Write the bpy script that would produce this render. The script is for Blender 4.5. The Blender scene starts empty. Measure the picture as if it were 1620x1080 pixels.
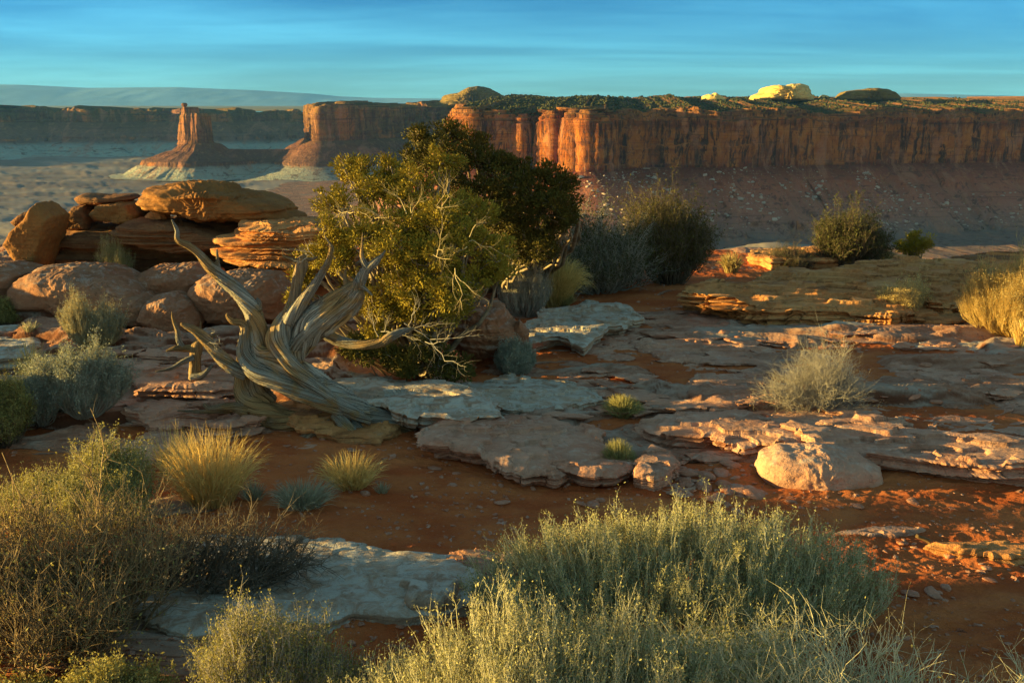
import bpy, math, numpy as np
R = math.radians
C = bpy.context.scene.collection
f32 = np.float32
F = 1575.0; PIT = math.atan(375 / 1575); SP, CP = math.sin(PIT), math.cos(PIT); CZ = 3.0

# ---------------------------------------------------------------- numeric helpers
_r = np.random.default_rng(11)
PERM = np.concatenate([_r.permutation(256)] * 4).astype(np.int32)
GR = _r.normal(size=(256, 3)); GR /= np.linalg.norm(GR, axis=1)[:, None]; GR = GR.astype(f32) if 0 else GR.astype(f32)
GX, GY, GZ = [np.ascontiguousarray(GR[:, k]) for k in range(3)]
_a = _r.uniform(0, 6.283, 256); HX, HY = np.cos(_a).astype(f32), np.sin(_a).astype(f32)

def noise(x, y, z=0.0):
    x, y, z = [np.asarray(t, f32) for t in (x, y, z)]
    shp = np.broadcast_shapes(x.shape, y.shape, z.shape)
    if z.size == 1 and len(shp) > 0 and float(z.ravel()[0]) != 0:      # flat slice: a 2-D lattice is enough
        zc = float(z.ravel()[0]); k = int(abs(zc) * 37) & 255
        return _n2(np.broadcast_to(x, shp), np.broadcast_to(y, shp), k) * 1.5
    x, y, z = [np.broadcast_to(t, shp) for t in (x, y, z)]
    xi, yi, zi = np.floor(x), np.floor(y), np.floor(z)
    fx, fy, fz = x - xi, y - yi, z - zi
    xi = xi.astype(np.int32) & 255; yi = yi.astype(np.int32) & 255; zi = zi.astype(np.int32) & 255
    u, v, w = [t * t * t * (t * (t * 6 - 15) + 10) for t in (fx, fy, fz)]
    out = []
    for dx in (0, 1):
        a = PERM[xi + dx]; oy = []
        for dy in (0, 1):
            b = PERM[a + yi + dy]; oz = []
            for dz in (0, 1):
                i = PERM[b + zi + dz]
                oz.append(GX[i] * (fx - dx) + GY[i] * (fy - dy) + GZ[i] * (fz - dz))
            oy.append(oz[0] + w * (oz[1] - oz[0]))
        out.append(oy[0] + v * (oy[1] - oy[0]))
    return (out[0] + u * (out[1] - out[0])) * 1.6

def _n2(x, y, k):
    xi, yi = np.floor(x), np.floor(y); fx, fy = x - xi, y - yi
    xi = (xi.astype(np.int32) + k) & 255; yi = yi.astype(np.int32) & 255
    u, v = [t * t * t * (t * (t * 6 - 15) + 10) for t in (fx, fy)]
    o = []
    for dx in (0, 1):
        a = PERM[xi + dx]; c = []
        for dy in (0, 1):
            i = PERM[a + yi + dy]; c.append(HX[i] * (fx - dx) + HY[i] * (fy - dy))
        o.append(c[0] + v * (c[1] - c[0]))
    return o[0] + u * (o[1] - o[0])

def fbm(x, y, z=0.0, o=4, g=.5, l=2.03):
    s, a, t = 0, 1.0, 0
    x = np.asarray(x, f32); y = np.asarray(y, f32); z = np.asarray(z, f32)
    for i in range(o):
        s = s + a * noise(x + 17.3 * i, y - 9.1 * i, z + 5.7 * i); t += a
        a *= g; x = x * l; y = y * l; z = z * l
    return s / t * 1.3

def ridge(x, y, z=0.0, o=3):
    s, a, t = 0, 1.0, 0
    for i in range(o):
        s = s + a * (1 - 2 * np.abs(noise(x + 31 * i, y + 7 * i, z))); t += a; a *= .5
        x = np.asarray(x) * 2.1; y = np.asarray(y) * 2.1; z = np.asarray(z) * 2.1
    return s / t

def ss(a, b, x):
    t = np.clip((x - a) / (b - a), 0, 1); return t * t * (3 - 2 * t)

def ray(px, py):
    u = (px - 810) / F; v = (540 - py) / F
    return np.array([u, CP + v * SP, -SP + v * CP])

def W(px, py, z):                      # pixel -> point on the level z
    d = ray(px, py); t = (z - CZ) / d[2]; return np.array([d[0] * t, d[1] * t, z])

def A(px, py, D):                      # pixel -> point at distance D ahead
    d = ray(px, py); t = D / d[1]; return np.array([d[0] * t, D, CZ + d[2] * t])

# ---------------------------------------------------------------- ground height
def terr(q, d, sharp=.8):
    k = q / d; fl = np.floor(k); fr = k - fl
    return fl + ss(sharp, 1, fr) + .12 * fr

def g_all(x, y):
    x = np.asarray(x, f32); y = np.asarray(y, f32)
    wx = fbm(x * .5, y * .5, 3.3, 3) * .8; wy = fbm(x * .5, y * .5, 8.8, 3) * .5
    p = fbm(x * .42 + wx, y * 1.05 + wy, 1.7, 4, .5) + .008 * fbm(x * 4, y * 6, 2.7, 2)
    left = 1 - ss(-2.0, -.9, x)
    rw = -.02 + 0 * x
    band = ss(5.9, 6.5, y) * (1 - ss(7.75, 8.5, y + .12 * x)) * ss(-2.6, -1.6, x)
    rw = rw - .75 * band
    rw = rw - .45 * (1 - ss(6.3, 6.7, y)) * ss(.2, 1.2, x)
    rw = rw + .34 * left * ss(8.3, 9.0, y) * (1 - ss(13.4, 14.2, y))
    rw = rw + .12 * ss(8.4, 9.6, y) * ss(-.6, .8, x) * (1 - ss(13.6, 14.6, y))
    rw = rw - .25 * ss(14.0, 14.8, y) * (1 - left)
    rw = rw - .2 * left * ss(6.4, 7, y) * (1 - ss(8.0, 8.8, y))
    rw = rw - .35 * np.exp(-(((x - 2.2) / 2.2) ** 2 + ((y - 11.7) / .55) ** 2))
    q = p + rw
    hs = .0105 + .011 * left * ss(8.3, 9.2, y)
    t = terr(np.maximum(q, 0) , .045, .55) * hs * ss(0, .02, q)
    z = .07 * fbm(x * .3, y * .3, 4.4, 2)
    z = z + np.where(q > 0, t + .012 * fbm(x * 3, y * 6, 2.2, 4), 0)
    rock = ss(-.01, .02, q + .05 * fbm(x * 3, y * 5, 9.9, 3))
    sand = 1 - rock
    z = z + sand * (.022 * fbm(x * 2.2, y * 4.2, 5.1, 3) + .014 * ridge(x * 6, y * 8, 7.7, 4))
    z = z + .33 * ss(13.1, 14.6, y) * (1 - ss(-2.4, -1.0, x))
    return z, rock, q

def zg(x, y): return g_all(x, y)[0]
def zg1(x, y): return float(g_all(np.array([x]), np.array([y]))[0][0])

def G(px, py):                         # pixel -> point on the ground
    z = 0.0
    for i in range(6):
        p = W(px, py, z); z = .5 * z + .5 * zg1(p[0], p[1])
    p = W(px, py, z); p[2] = zg1(p[0], p[1]); return p

# ---------------------------------------------------------------- mesh helpers
def mesh(name, v, fs, mat, smooth=True, attrs=None):
    me = bpy.data.meshes.new(name)
    v = np.asarray(v, f32).reshape(-1, 3)
    if isinstance(fs, np.ndarray): fs = [fs]
    fs = [a for a in fs if len(a)]
    idx = np.concatenate([a.reshape(-1) for a in fs]).astype(np.int32)
    cnt = np.concatenate([np.full(len(a), a.shape[1], np.int32) for a in fs])
    st = np.concatenate([[0], np.cumsum(cnt)[:-1]]).astype(np.int32)
    me.vertices.add(len(v)); me.vertices.foreach_set('co', v.ravel())
    me.loops.add(len(idx)); me.loops.foreach_set('vertex_index', idx)
    me.polygons.add(len(cnt)); me.polygons.foreach_set('loop_start', st); me.polygons.foreach_set('loop_total', cnt)
    me.polygons.foreach_set('use_smooth', np.full(len(cnt), smooth, bool))
    for k, a in (attrs or {}).items():
        a = np.asarray(a, f32)
        if a.ndim == 1:
            at = me.attributes.new(k, 'FLOAT', 'POINT'); at.data.foreach_set('value', a)
        else:
            at = me.attributes.new(k, 'FLOAT_VECTOR', 'POINT'); at.data.foreach_set('vector', a.ravel())
    me.update(calc_edges=True)
    me.materials.append(mat)
    return me

def obj(name, v, fs, mat, parent=None, base=None, smooth=True, attrs=None):
    v = np.asarray(v, f32).reshape(-1, 3)
    b = np.zeros(3)
    if parent is not None: b = np.array(parent['_b'])
    elif base is not None: b = np.array(base)
    o = bpy.data.objects.new(name, mesh(name, v - b.astype(f32), fs, mat, smooth, attrs)); C.objects.link(o)
    if parent is not None: o.parent = parent
    else: o.location = [float(t) for t in b]
    return o

def tag(o, label=None, cat=None, group=None, kind=None):
    if label: o['label'] = label
    if cat: o['category'] = cat
    if group: o['group'] = group
    if kind: o['kind'] = kind
    return o

EMP = []
def empty(name, b, label, cat, group=None):
    o = bpy.data.objects.new(name, None); C.objects.link(o); o.location = [float(t) for t in b]
    o['_b'] = [float(t) for t in b]; EMP.append(o); o.empty_display_size = .1
    return tag(o, label, cat, group)

def grid(nu, nv, wrap=False):          # index quads of a (nu, nv) vertex array
    i = np.arange(nu if wrap else nu - 1)[:, None]; j = np.arange(nv - 1)[None]
    i2 = (i + 1) % nu
    return np.stack([i * nv + j, i2 * nv + j, i2 * nv + j + 1, i * nv + j + 1], -1).reshape(-1, 4)

def unit(a): return a / (np.linalg.norm(a, axis=-1, keepdims=True) + 1e-9)

def tubes(P, r, sides=3):              # P (N,K,3), r (N,K)
    N, K, _ = P.shape
    T = unit(np.gradient(P, axis=1))
    ref = np.where(np.abs(T[:, :1, 2:3]) < .8, np.array([0, 0, 1.]), np.array([1., 0, 0]))
    U = unit(np.cross(T, ref)); V = np.cross(T, U)
    a = np.arange(sides) * 2 * np.pi / sides
    v = P[:, :, None] + r[:, :, None, None] * (np.cos(a)[None, None, :, None] * U[:, :, None] + np.sin(a)[None, None, :, None] * V[:, :, None])
    n = np.arange(N)[:, None, None] * K * sides; k = np.arange(K - 1)[None, :, None] * sides; s = np.arange(sides)[None, None]
    s2 = (s + 1) % sides
    q = np.stack([n + k + s, n + k + s2, n + k + s2 + sides, n + k + s + sides], -1).reshape(-1, 4)
    return v.reshape(-1, 3), q

def cat(parts):                        # join (v, quads) lists
    vs, fs, o = [], [], 0
    for v, q in parts:
        vs.append(v); fs.append(q + o); o += len(v)
    return np.concatenate(vs), np.concatenate(fs)

def cones(P, D, L, w, sides=3):        # tiny leaf sprigs: base P, direction D
    N = len(P)
    ref = np.where(np.abs(D[:, 2:3]) < .8, np.array([0, 0, 1.]), np.array([1., 0, 0]))
    U = unit(np.cross(D, ref)); V = np.cross(D, U)
    m = P + D * (L * .45)[:, None]; t = P + D * L[:, None]
    a = np.arange(3) * 2.094
    ring = m[:, None] + w[:, None, None] * (np.cos(a)[None, :, None] * U[:, None] + np.sin(a)[None, :, None] * V[:, None])
    v = np.concatenate([P[:, None], ring, t[:, None]], 1)
    b = np.arange(N)[:, None, None] * 5
    f = np.array([[0, 2, 1], [0, 3, 2], [0, 1, 3], [4, 1, 2], [4, 2, 3], [4, 3, 1]])[None] + b
    return v.reshape(-1, 3), f.reshape(-1, 3)

def quads(P, U, V):                    # flat leaves
    v = np.stack([P - U, P + V * .5, P + U, P - V * .5], 1)
    return v.reshape(-1, 3), np.arange(len(P) * 4).reshape(-1, 4)

# ---------------------------------------------------------------- materials
class NT:
    def __init__(s, name, world=False):
        if world:
            s.m = bpy.data.worlds.new(name)
        else: s.m = bpy.data.materials.new(name)
        s.m.use_nodes = True; s.t = s.m.node_tree; s.t.nodes.clear()
    def n(s, typ, ins=None, **kw):
        nd = s.t.nodes.new(typ)
        for k, v in kw.items(): setattr(nd, k, v)
        for k, v in (ins or {}).items(): s.set(nd.inputs[k], v)
        return nd
    def set(s, sock, v):
        if isinstance(v, bpy.types.NodeSocket): s.t.links.new(v, sock)
        elif isinstance(v, bpy.types.Node): s.t.links.new(v.outputs[0], sock)
        else:
            if isinstance(v, tuple) and len(v) == 3 and sock.type == 'RGBA': v = v + (1,)
            sock.default_value = v
    def noise(s, vec, scale, detail=4, rough=.55, dist=0):
        return s.n('ShaderNodeTexNoise', {'Vector': vec, 'Scale': scale, 'Detail': detail, 'Roughness': rough, 'Distortion': dist}).outputs[0]
    def map(s, vec, scale): return s.n('ShaderNodeVectorMath', {0: vec, 1: scale}, operation='MULTIPLY').outputs[0]
    def math(s, op, a, b=0.0, c=0.0): return s.n('ShaderNodeMath', {0: a, 1: b, 2: c}, operation=op).outputs[0]
    def step(s, x, a, b):
        return s.n('ShaderNodeMapRange', {'Value': x, 'From Min': a, 'From Max': b}, interpolation_type='SMOOTHSTEP').outputs[0]
    def mix(s, f, a, b, mode='MIX'):
        nd = s.n('ShaderNodeMix', data_type='RGBA', blend_type=mode)
        s.set(nd.inputs[0], f); s.set(nd.inputs[6], a); s.set(nd.inputs[7], b); return nd.outputs[2]
    def bump(s, h, dist, strength=1.0, nrm=None):
        i = {'Height': h, 'Distance': dist, 'Strength': strength}
        if nrm is not None: i['Normal'] = nrm
        return s.n('ShaderNodeBump', i).outputs[0]
    def out(s, col, rough=.9, nrm=None, spec=.15, extra=None):
        i = {'Base Color': col, 'Roughness': rough, 'Specular IOR Level': spec}
        if nrm is not None: i['Normal'] = nrm
        i.update(extra or {})
        b = s.n('ShaderNodeBsdfPrincipled', i)
        s.n('ShaderNodeOutputMaterial', {'Surface': b}); return s.m

def rockmat(name, c1, c2, pale, sc=1.0, strata=1.0, palew=.5, dark=(.09, .035, .02), bump=1.0, sand=None):
    N = NT(name); g = N.n('ShaderNodeNewGeometry'); P = g.outputs['Position']; nz = N.n('ShaderNodeSeparateXYZ', {0: g.outputs['Normal']}).outputs[2]
    big = N.noise(P, 1.6 * sc, 6, .6, .4); fine = N.noise(P, 22 * sc, 8, .65)
    P2 = N.map(P, (1.2 * sc, 1.2 * sc, 26 * sc)); lay = N.noise(P2, 1.0, 6, .6, .6)
    mot = N.noise(P, 7 * sc, 8, .7, .8)
    col = N.mix(N.step(big, .38, .62), c1, c2)
    col = N.mix(N.math('MULTIPLY', N.step(lay, .5, .66), .7 * strata), col, dark)
    col = N.mix(N.math('MULTIPLY', N.step(fine, .5, .75), .45), col, tuple(min(1, t * 1.5) for t in c2))
    pw = N.math('MULTIPLY', N.step(nz, .35, .85), N.step(mot, .62 - .25 * palew, .78 - .2 * palew))
    col = N.mix(N.math('MULTIPLY', pw, min(1, palew * 1.4)), col, pale)
    spk = N.noise(P, 60 * sc, 3, .6)
    col = N.mix(N.math('MULTIPLY', N.step(spk, .6, .72), .45), col, tuple(t * .45 for t in c1))
    if sand:
        col = N.mix(N.math('MULTIPLY', N.step(nz, .75, .95), N.step(N.noise(P, 2.6 * sc, 6, .65, .5), .54, .66)), col, sand)
    h = N.math('ADD', N.math('MULTIPLY', fine, .5), N.math('MULTIPLY', mot, .55))
    h = N.math('ADD', h, N.math('MULTIPLY', N.math('MULTIPLY', lay, N.step(nz, .95, .6)), 1.3 * strata))
    crk = N.noise(N.map(P, (1.2 * sc, 2.4 * sc, 2 * sc)), 1.6, 5, .6, .5); crk = N.step(N.math('ABSOLUTE', N.math('SUBTRACT', crk, .5)), 0.0, .008)
    col = N.mix(N.math('MULTIPLY', N.math('MULTIPLY', N.math('SUBTRACT', 1.0, crk), N.step(big, .48, .6)), .6), col, tuple(t * .3 for t in c1))
    h = N.math('ADD', h, N.math('MULTIPLY', crk, .12))
    h = N.math('ADD', h, N.math('MULTIPLY', spk, .22))
    return N.out(col, .92, N.bump(h, .035 * bump / sc, .9))

def leafmat(name, c1, c2, sc=6, transl=0.0):
    N = NT(name); g = N.n('ShaderNodeNewGeometry')
    col = N.mix(N.step(N.noise(g.outputs['Position'], sc, 3, .7), .35, .65), c1, c2)
    col = N.mix(N.math('MULTIPLY', g.outputs['Random Per Island'], .3), col, tuple(t * 1.7 for t in c2))
    b = N.n('ShaderNodeBsdfPrincipled', {'Base Color': col, 'Roughness': .75, 'Specular IOR Level': .2})
    if transl > 0:
        t = N.n('ShaderNodeBsdfTranslucent', {'Color': N.mix(1.0, col, (1.3, 1.15, .6), 'MULTIPLY')})
        b = N.n('ShaderNodeMixShader', {0: transl, 1: b.outputs[0], 2: t.outputs[0]})
    N.n('ShaderNodeOutputMaterial', {'Surface': b.outputs[0]}); return N.m

def woodmat(name, cs, bscale=.012):
    N = NT(name); at = N.n('ShaderNodeAttribute', attribute_name='grain').outputs['Vector']
    P = N.n('ShaderNodeNewGeometry').outputs['Position']
    g1 = N.noise(N.map(at, (1.5, 1.5, .9)), 1.0, 6, .65, .5)
    g2 = N.noise(N.map(at, (5.0, 5.0, 1.8)), 1.0, 6, .6, .35)
    big = N.noise(P, 2.6, 4, .6, .5)
    col = N.mix(N.step(g1, .34, .6), cs[0], cs[1])
    col = N.mix(N.step(big, .47, .6), col, cs[2])
    col = N.mix(N.math('MULTIPLY', N.step(g2, .5, .4), .9), col, tuple(t * .25 for t in cs[0]))
    col = N.mix(N.math('MULTIPLY', N.step(g2, .56, .72), .5), col, tuple(min(1, t * 1.35) for t in cs[1]))
    h = N.math('ADD', N.math('MULTIPLY', g1, 1.0), N.math('MULTIPLY', g2, .8))
    return N.out(col, .8, N.bump(h, bscale * 2.2, 1.0), .2)

M = {}
SAND = (.34, .093, .03)
M['pink'] = rockmat('pink_sandstone', (.42, .20, .13), (.50, .28, .195), (.52, .38, .31), 1.0, .6, .5, sand=None)
M['palerock'] = rockmat('pale_sandstone', (.34, .22, .15), (.41, .30, .22), (.47, .43, .38), 1.0, .35, .9)
M['ochre'] = rockmat('ochre_sandstone', (.46, .19, .07), (.57, .28, .11), (.42, .31, .2), 1.0, 1.0, .35, (.12, .045, .02), 1.4)
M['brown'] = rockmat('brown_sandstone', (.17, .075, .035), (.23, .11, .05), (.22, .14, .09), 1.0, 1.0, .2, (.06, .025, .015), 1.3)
M['boulder'] = rockmat('boulder_sandstone', (.25, .11, .06), (.31, .155, .09), (.38, .28, .23), .8, .25, .6, (.15, .07, .045), .8)
M['pinkpale'] = rockmat('pale_pink_sandstone', (.42, .22, .15), (.48, .29, .21), (.48, .38, .32), .8, .2, .6, (.2, .1, .07), .8)
M['plain_ochre'] = rockmat('plain_ochre_sandstone', (.36, .175, .06), (.46, .25, .09), (.42, .28, .14), 1.0, .15, .25, (.2, .09, .035), 1.0)
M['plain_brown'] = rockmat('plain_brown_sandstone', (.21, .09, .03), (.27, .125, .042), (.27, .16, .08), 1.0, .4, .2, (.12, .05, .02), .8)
M['stone'] = rockmat('stone_sandstone', (.36, .15, .09), (.42, .21, .14), (.4, .31, .27), 2.0, .3, .5)

def ground_mat():
    N = NT('red_ground'); g = N.n('ShaderNodeNewGeometry'); P = g.outputs['Position']
    rk = N.n('ShaderNodeAttribute', attribute_name='rock').outputs['Fac']
    pk = N.n('ShaderNodeAttribute', attribute_name='pale').outputs['Fac']
    nz = N.n('ShaderNodeSeparateXYZ', {0: g.outputs['Normal']}).outputs[2]
    big = N.noise(N.map(P, (1, 1.8, 1)), .9, 7, .62, .4); mot = N.noise(N.map(P, (1, 1.9, 1)), 5, 8, .7, .6)
    fine = N.noise(P, 34, 6, .7); gr = N.noise(P, 120, 3, .6)
    s = N.mix(N.step(big, .36, .66), (.38, .088, .026), (.52, .17, .058))
    s = N.mix(N.math('MULTIPLY', N.step(fine, .58, .72), .5), s, (.46, .2, .10))
    s = N.mix(N.math('MULTIPLY', N.step(gr, .42, .3), .6), s, (.2, .045, .016))
    r = N.mix(N.step(mot, .36, .62), (.32, .145, .09), (.42, .235, .165))
    r = N.mix(N.math('MULTIPLY', N.step(N.noise(P, 18, 6, .7), .5, .7), .5), r, (.42, .27, .2))
    r = N.mix(pk, r, N.mix(N.step(mot, .35, .65), (.34, .24, .18), (.43, .37, .32)))
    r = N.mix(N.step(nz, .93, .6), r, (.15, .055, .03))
    e = N.math('ADD', rk, N.math('MULTIPLY', N.math('SUBTRACT', mot, .5), .9))
    col = N.mix(N.step(e, .42, .58), s, r)
    h = N.math('ADD', N.math('MULTIPLY', fine, .7), N.math('MULTIPLY', mot, 1.2))
    h = N.math('ADD', h, N.math('MULTIPLY', gr, .22))
    lay = N.noise(N.map(P, (1.4, 7, 10)), 1.3, 7, .65, .8)
    h = N.math('ADD', h, N.math('MULTIPLY', N.math('MULTIPLY', lay, rk), 2.2))
    return N.out(col, .93, N.bump(h, .03, .9), .12)
M['ground'] = ground_mat()

M['wood'] = woodmat('weathered_wood', [(.19, .155, .12), (.42, .40, .36), (.40, .25, .11)])
M['brownwood'] = woodmat('brown_wood', [(.24, .14, .06), (.44, .29, .14), (.34, .26, .18)])
M['bark'] = woodmat('juniper_bark', [(.10, .07, .05), (.2, .15, .11), (.15, .10, .07)])
M['twiggrey'] = leafmat('grey_twig', (.20, .18, .15), (.34, .31, .27), 9)
M['twigbark'] = leafmat('bark_twig', (.11, .085, .06), (.24, .19, .13), 9)
M['twigtan'] = leafmat('tan_twig', (.22, .17, .09), (.38, .31, .17), 9)
M['twigdark'] = leafmat('dark_twig', (.06, .045, .032), (.16, .125, .09), 9)
M['twigpale'] = leafmat('pale_twig', (.36, .33, .2), (.56, .52, .34), 9)
M['leafolive'] = leafmat('olive_leaf', (.15, .14, .04), (.27, .25, .09), 7, .25)
M['twigbrown'] = leafmat('brown_twig', (.13, .09, .05), (.27, .19, .10), 9)
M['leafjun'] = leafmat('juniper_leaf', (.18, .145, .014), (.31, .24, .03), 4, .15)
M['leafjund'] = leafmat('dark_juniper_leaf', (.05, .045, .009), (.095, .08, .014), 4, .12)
M['leafpale'] = leafmat('pale_leaf', (.17, .165, .07), (.30, .29, .14), 7, .15)
M['leafsage'] = leafmat('sage_leaf', (.16, .18, .15), (.27, .29, .24), 9, .2)
M['leafdark'] = leafmat('dark_leaf', (.03, .035, .012), (.07, .072, .02), 5, .1)
M['grassgold'] = leafmat('gold_grass', (.42, .30, .11), (.60, .46, .2), 12, .3)
M['grassgreen'] = leafmat('green_grass', (.15, .16, .06), (.36, .33, .16), 12, .3)
M['grasstan'] = leafmat('tan_grass', (.2, .16, .07), (.36, .29, .14), 12, .3)
M['grassgrey'] = leafmat('grey_grass', (.2, .2, .15), (.34, .33, .25), 12, .2)

# ---------------------------------------------------------------- ground sheet
def build_ground():
    a = np.concatenate([np.linspace(-115, -32, 150)[:-1], np.linspace(-32, 32, 1150), np.linspace(32, 100, 90)[1:]])
    th = np.radians(a)
    inv = np.linspace(1 / 3.6, 1 / 21.5, 1250)
    d = np.concatenate([np.linspace(.3, 3.6, 20)[:-1], 1 / inv])
    x = np.sin(th)[:, None] * d[None]; y = np.cos(th)[:, None] * d[None]
    z, rock, q = g_all(x, y)
    pale = ss(.1, .6, fbm(x * .5, y * .7, 12.1, 4) + .25 * ss(0, .4, q)) * .8
    # the rim: edge, drop, long slope to the canyon floor
    ext = [22, 22.6, 24, 30, 60, 200, 600, 1400]; ez = [-.1, -.8, -4, -16, -40, -110, -260, -407]
    n = len(a); rim = 1 + .05 * fbm(a * .09, 0, 3, 4)
    X = [x]; Y = [y]; Z = [z]; RK = [rock]; PL = [pale]
    for e, zz in zip(ext, ez):
        X.append((np.sin(th) * e * rim)[:, None]); Y.append((np.cos(th) * e * rim)[:, None])
        Z.append(np.full((n, 1), zz) + (z[:, -1:] if zz > -1 else 0)); RK.append(np.ones((n, 1))); PL.append(np.zeros((n, 1)))
    X, Y, Z, RK, PL = [np.concatenate(t, 1) for t in (X, Y, Z, RK, PL)]
    v = np.stack([X, Y, Z], -1)
    f = grid(n, X.shape[1])[:, ::-1]
    o = obj('ground', v, f, M['ground'], attrs={'rock': RK.ravel(), 'pale': PL.ravel()})
    tag(o, kind='structure')
build_ground()

# ---------------------------------------------------------------- rocks
def poly_r(pts, c, th):                # radius of a star-shaped outline
    p = np.asarray(pts) - c
    q = np.roll(p, -1, 0); d = np.stack([np.cos(th), np.sin(th)], 1)
    best = np.full(len(th), 0.0)
    for a, b in zip(p, q):
        e = b - a; den = d[:, 0] * e[1] - d[:, 1] * e[0]
        den = np.where(np.abs(den) < 1e-12, 1e-12, den)
        t = (a[0] * e[1] - a[1] * e[0]) / den
        s = (a[0] * d[:, 1] - a[1] * d[:, 0]) / den
        ok = (t > 0) & (s >= -1e-6) & (s <= 1 + 1e-6)
        best = np.where(ok, np.maximum(best, t), best)
    return best

def smooth_closed(r, k):
    for _ in range(k): r = .25 * np.roll(r, 1) + .5 * r + .25 * np.roll(r, -1)
    return r

def centroid(p):
    p = np.asarray(p, float); q = np.roll(p, -1, 0); cr = p[:, 0] * q[:, 1] - q[:, 0] * p[:, 1]
    return ((p + q) * cr[:, None]).sum(0) / (3 * cr.sum())

def slab(outline, zt, th, mat, label, name='rock_slab', category='rock slab', seed=0, tilt=(0, 0), under=.25, peel=.02, rough=.03, n=420, strata=.035, group=None, edge=.05):
    """a sheet of rock: outline of its top in the picture, laid on the level zt"""
    w = np.array([W(px, py, zt)[:2] for px, py in outline]); c = centroid(w)
    ang = np.linspace(0, 2 * np.pi, n, endpoint=False)
    r = smooth_closed(poly_r(w, c, ang), 3)
    sz = r.mean()
    cx, cy = np.cos(ang), np.sin(ang)
    r = r + fbm(cx * r * 2 + seed, cy * r * 2, seed, 6, .62) * (.10 + .035 * sz) * 1.2
    nt, ns = 70, 46
    s = np.linspace(0, 1, nt) ** .75
    X = c[0] + cx[:, None] * r[:, None] * s; Y = c[1] + cy[:, None] * r[:, None] * s
    top = fbm(X * .8 + seed, Y * 1.2, seed + .5, 4) * rough * .7
    pn = fbm(X * .7 + seed * 2, Y * 1.5 + fbm(X * 2.5, Y * 4, 1, 3) * .25, seed + 3.1, 3, .45)
    top = top + peel * terr(pn + 1.0, .24, .95) - peel * 4.2
    top = top + fbm(X * 9, Y * 14, seed, 4) * .005
    top = top - edge * s[None] ** 12 * .6
    Z = zt + top + tilt[0] * (X - c[0]) + tilt[1] * (Y - c[1])
    k = np.linspace(0, 1, ns)[1:]
    zb = -th
    ze = Z[:, -1:] + zb * k[None]
    XX = X[:, -1:]; YY = Y[:, -1:]
    l1 = noise(XX * .5 + seed, YY * .5, ze * 22 + seed) + .6 * noise(XX * 1.5, YY * 1.5, ze * 55)
    off = strata * l1 * 1.6 + .02 * fbm(XX * 6, YY * 6, ze * 12, 3) - under * (k[None] ** 1.4) * (.5 + .7 * fbm(XX * .8, YY * .8, seed + 4, 3) + .3)
    off = off * ss(0, .12, k)[None] + .012 * np.sin(k * 3)[None]
    x2 = XX + cx[:, None] * off; y2 = YY + cy[:, None] * off
    v = np.stack([np.concatenate([X, x2], 1), np.concatenate([Y, y2], 1), np.concatenate([Z, ze], 1)], -1)
    o = obj(name, v, grid(n, v.shape[1], True)[:, ::1], M[mat], base=(c[0], c[1], zt - th))
    return tag(o, label, category, group)

def silrock(outline, D, depth, mat, label, name='boulder', category='boulder', seed=0, e=.55, rough=.06, strata=0.0, n=300, m=110, sfreq=14, face=0.0, group=None, yaw=0.0, pits=0.0):
    """a rock body: its outline in the picture, at distance D, with real depth"""
    w = np.array([A(px, py, D)[[0, 2]] for px, py in outline]); c = centroid(w)
    a = np.linspace(0, 2 * np.pi, n, endpoint=False)
    r = smooth_closed(poly_r(w, c, a), 2)
    sz = r.mean()
    c0 = np.linspace(0, .95, m // 3); p0 = np.arccos(c0 ** (1 / e)); p1 = np.linspace(p0[-1], 0, m // 4)[1:]
    ps = np.concatenate([-p0, -p1, p1[-2::-1], p0[::-1]]); m = len(ps)
    cr = np.sign(np.cos(ps)) * np.abs(np.cos(ps)) ** e; sy = np.sign(ps) * np.abs(np.sin(ps)) ** .9
    re_ = r.mean() * .9 + (r[:, None] - r.mean() * .9) * ss(.15, .95, cr)[None]
    X = np.cos(a)[:, None] * re_ * cr; Z = np.sin(a)[:, None] * re_ * cr; Y = depth * sy[None] + 0 * X
    P = np.stack([X, Y, Z], -1)
    nr = unit(np.stack([X / sz ** 2, Y / depth ** 2, Z / sz ** 2], -1))
    wx, wy, wz = X + c[0], Y + D, Z + c[1]
    disp = fbm(wx * 1.1 / sz + seed, wy / sz, wz * 1.3 / sz, 5, .52) * rough * sz * 2
    disp = disp + fbm(wx * 9 + seed, wy * 9, wz * 9, 4, .6) * .03 * min(1, sz * 2)
    if face:                            # planar broken faces
        q = fbm(wx * .9 / sz + 3 * seed, wy * .9 / sz, wz * .9 / sz, 2)
        disp = disp + (terr(q + 2, .2, .6) * .2 - 2 - q) * face * sz
    if pits: disp = disp - pits * ss(.15, .5, ridge(wx * 7, wy * 7, wz * 9, 2)) 
    if strata:
        wl = wz + .06 * fbm(wx * .6, wy * .6, seed, 2)
        l = noise(wx * .35 + seed, wy * .35, wl * sfreq) + .5 * noise(wx * .9 + seed, wy * .9, wl * sfreq * 2.6)
        l = np.tanh(l * 3.5)
        hz = np.sqrt(np.clip(1 - nr[..., 2] ** 2, 0, 1))
        hv = unit(np.stack([nr[..., 0], nr[..., 1], 0 * X], -1))
        P = P + hv * (l * strata * hz)[..., None]
        P[..., 2] += .25 * strata * fbm(wx * 3, wy * 3, seed, 3)
    P = P + nr * disp[..., None]
    if yaw:
        cy_, sy_ = math.cos(yaw), math.sin(yaw); P = np.stack([P[..., 0] * cy_ - P[..., 1] * sy_, P[..., 0] * sy_ + P[..., 1] * cy_, P[..., 2]], -1)
    v = P + np.array([c[0], D, c[1]])
    o = obj(name, v, grid(n, m, True), M[mat], base=(c[0], D, w[:, 1].min()))
    return tag(o, label, category, group)

GP = 'sandstone slabs bedded in the red ground'
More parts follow.
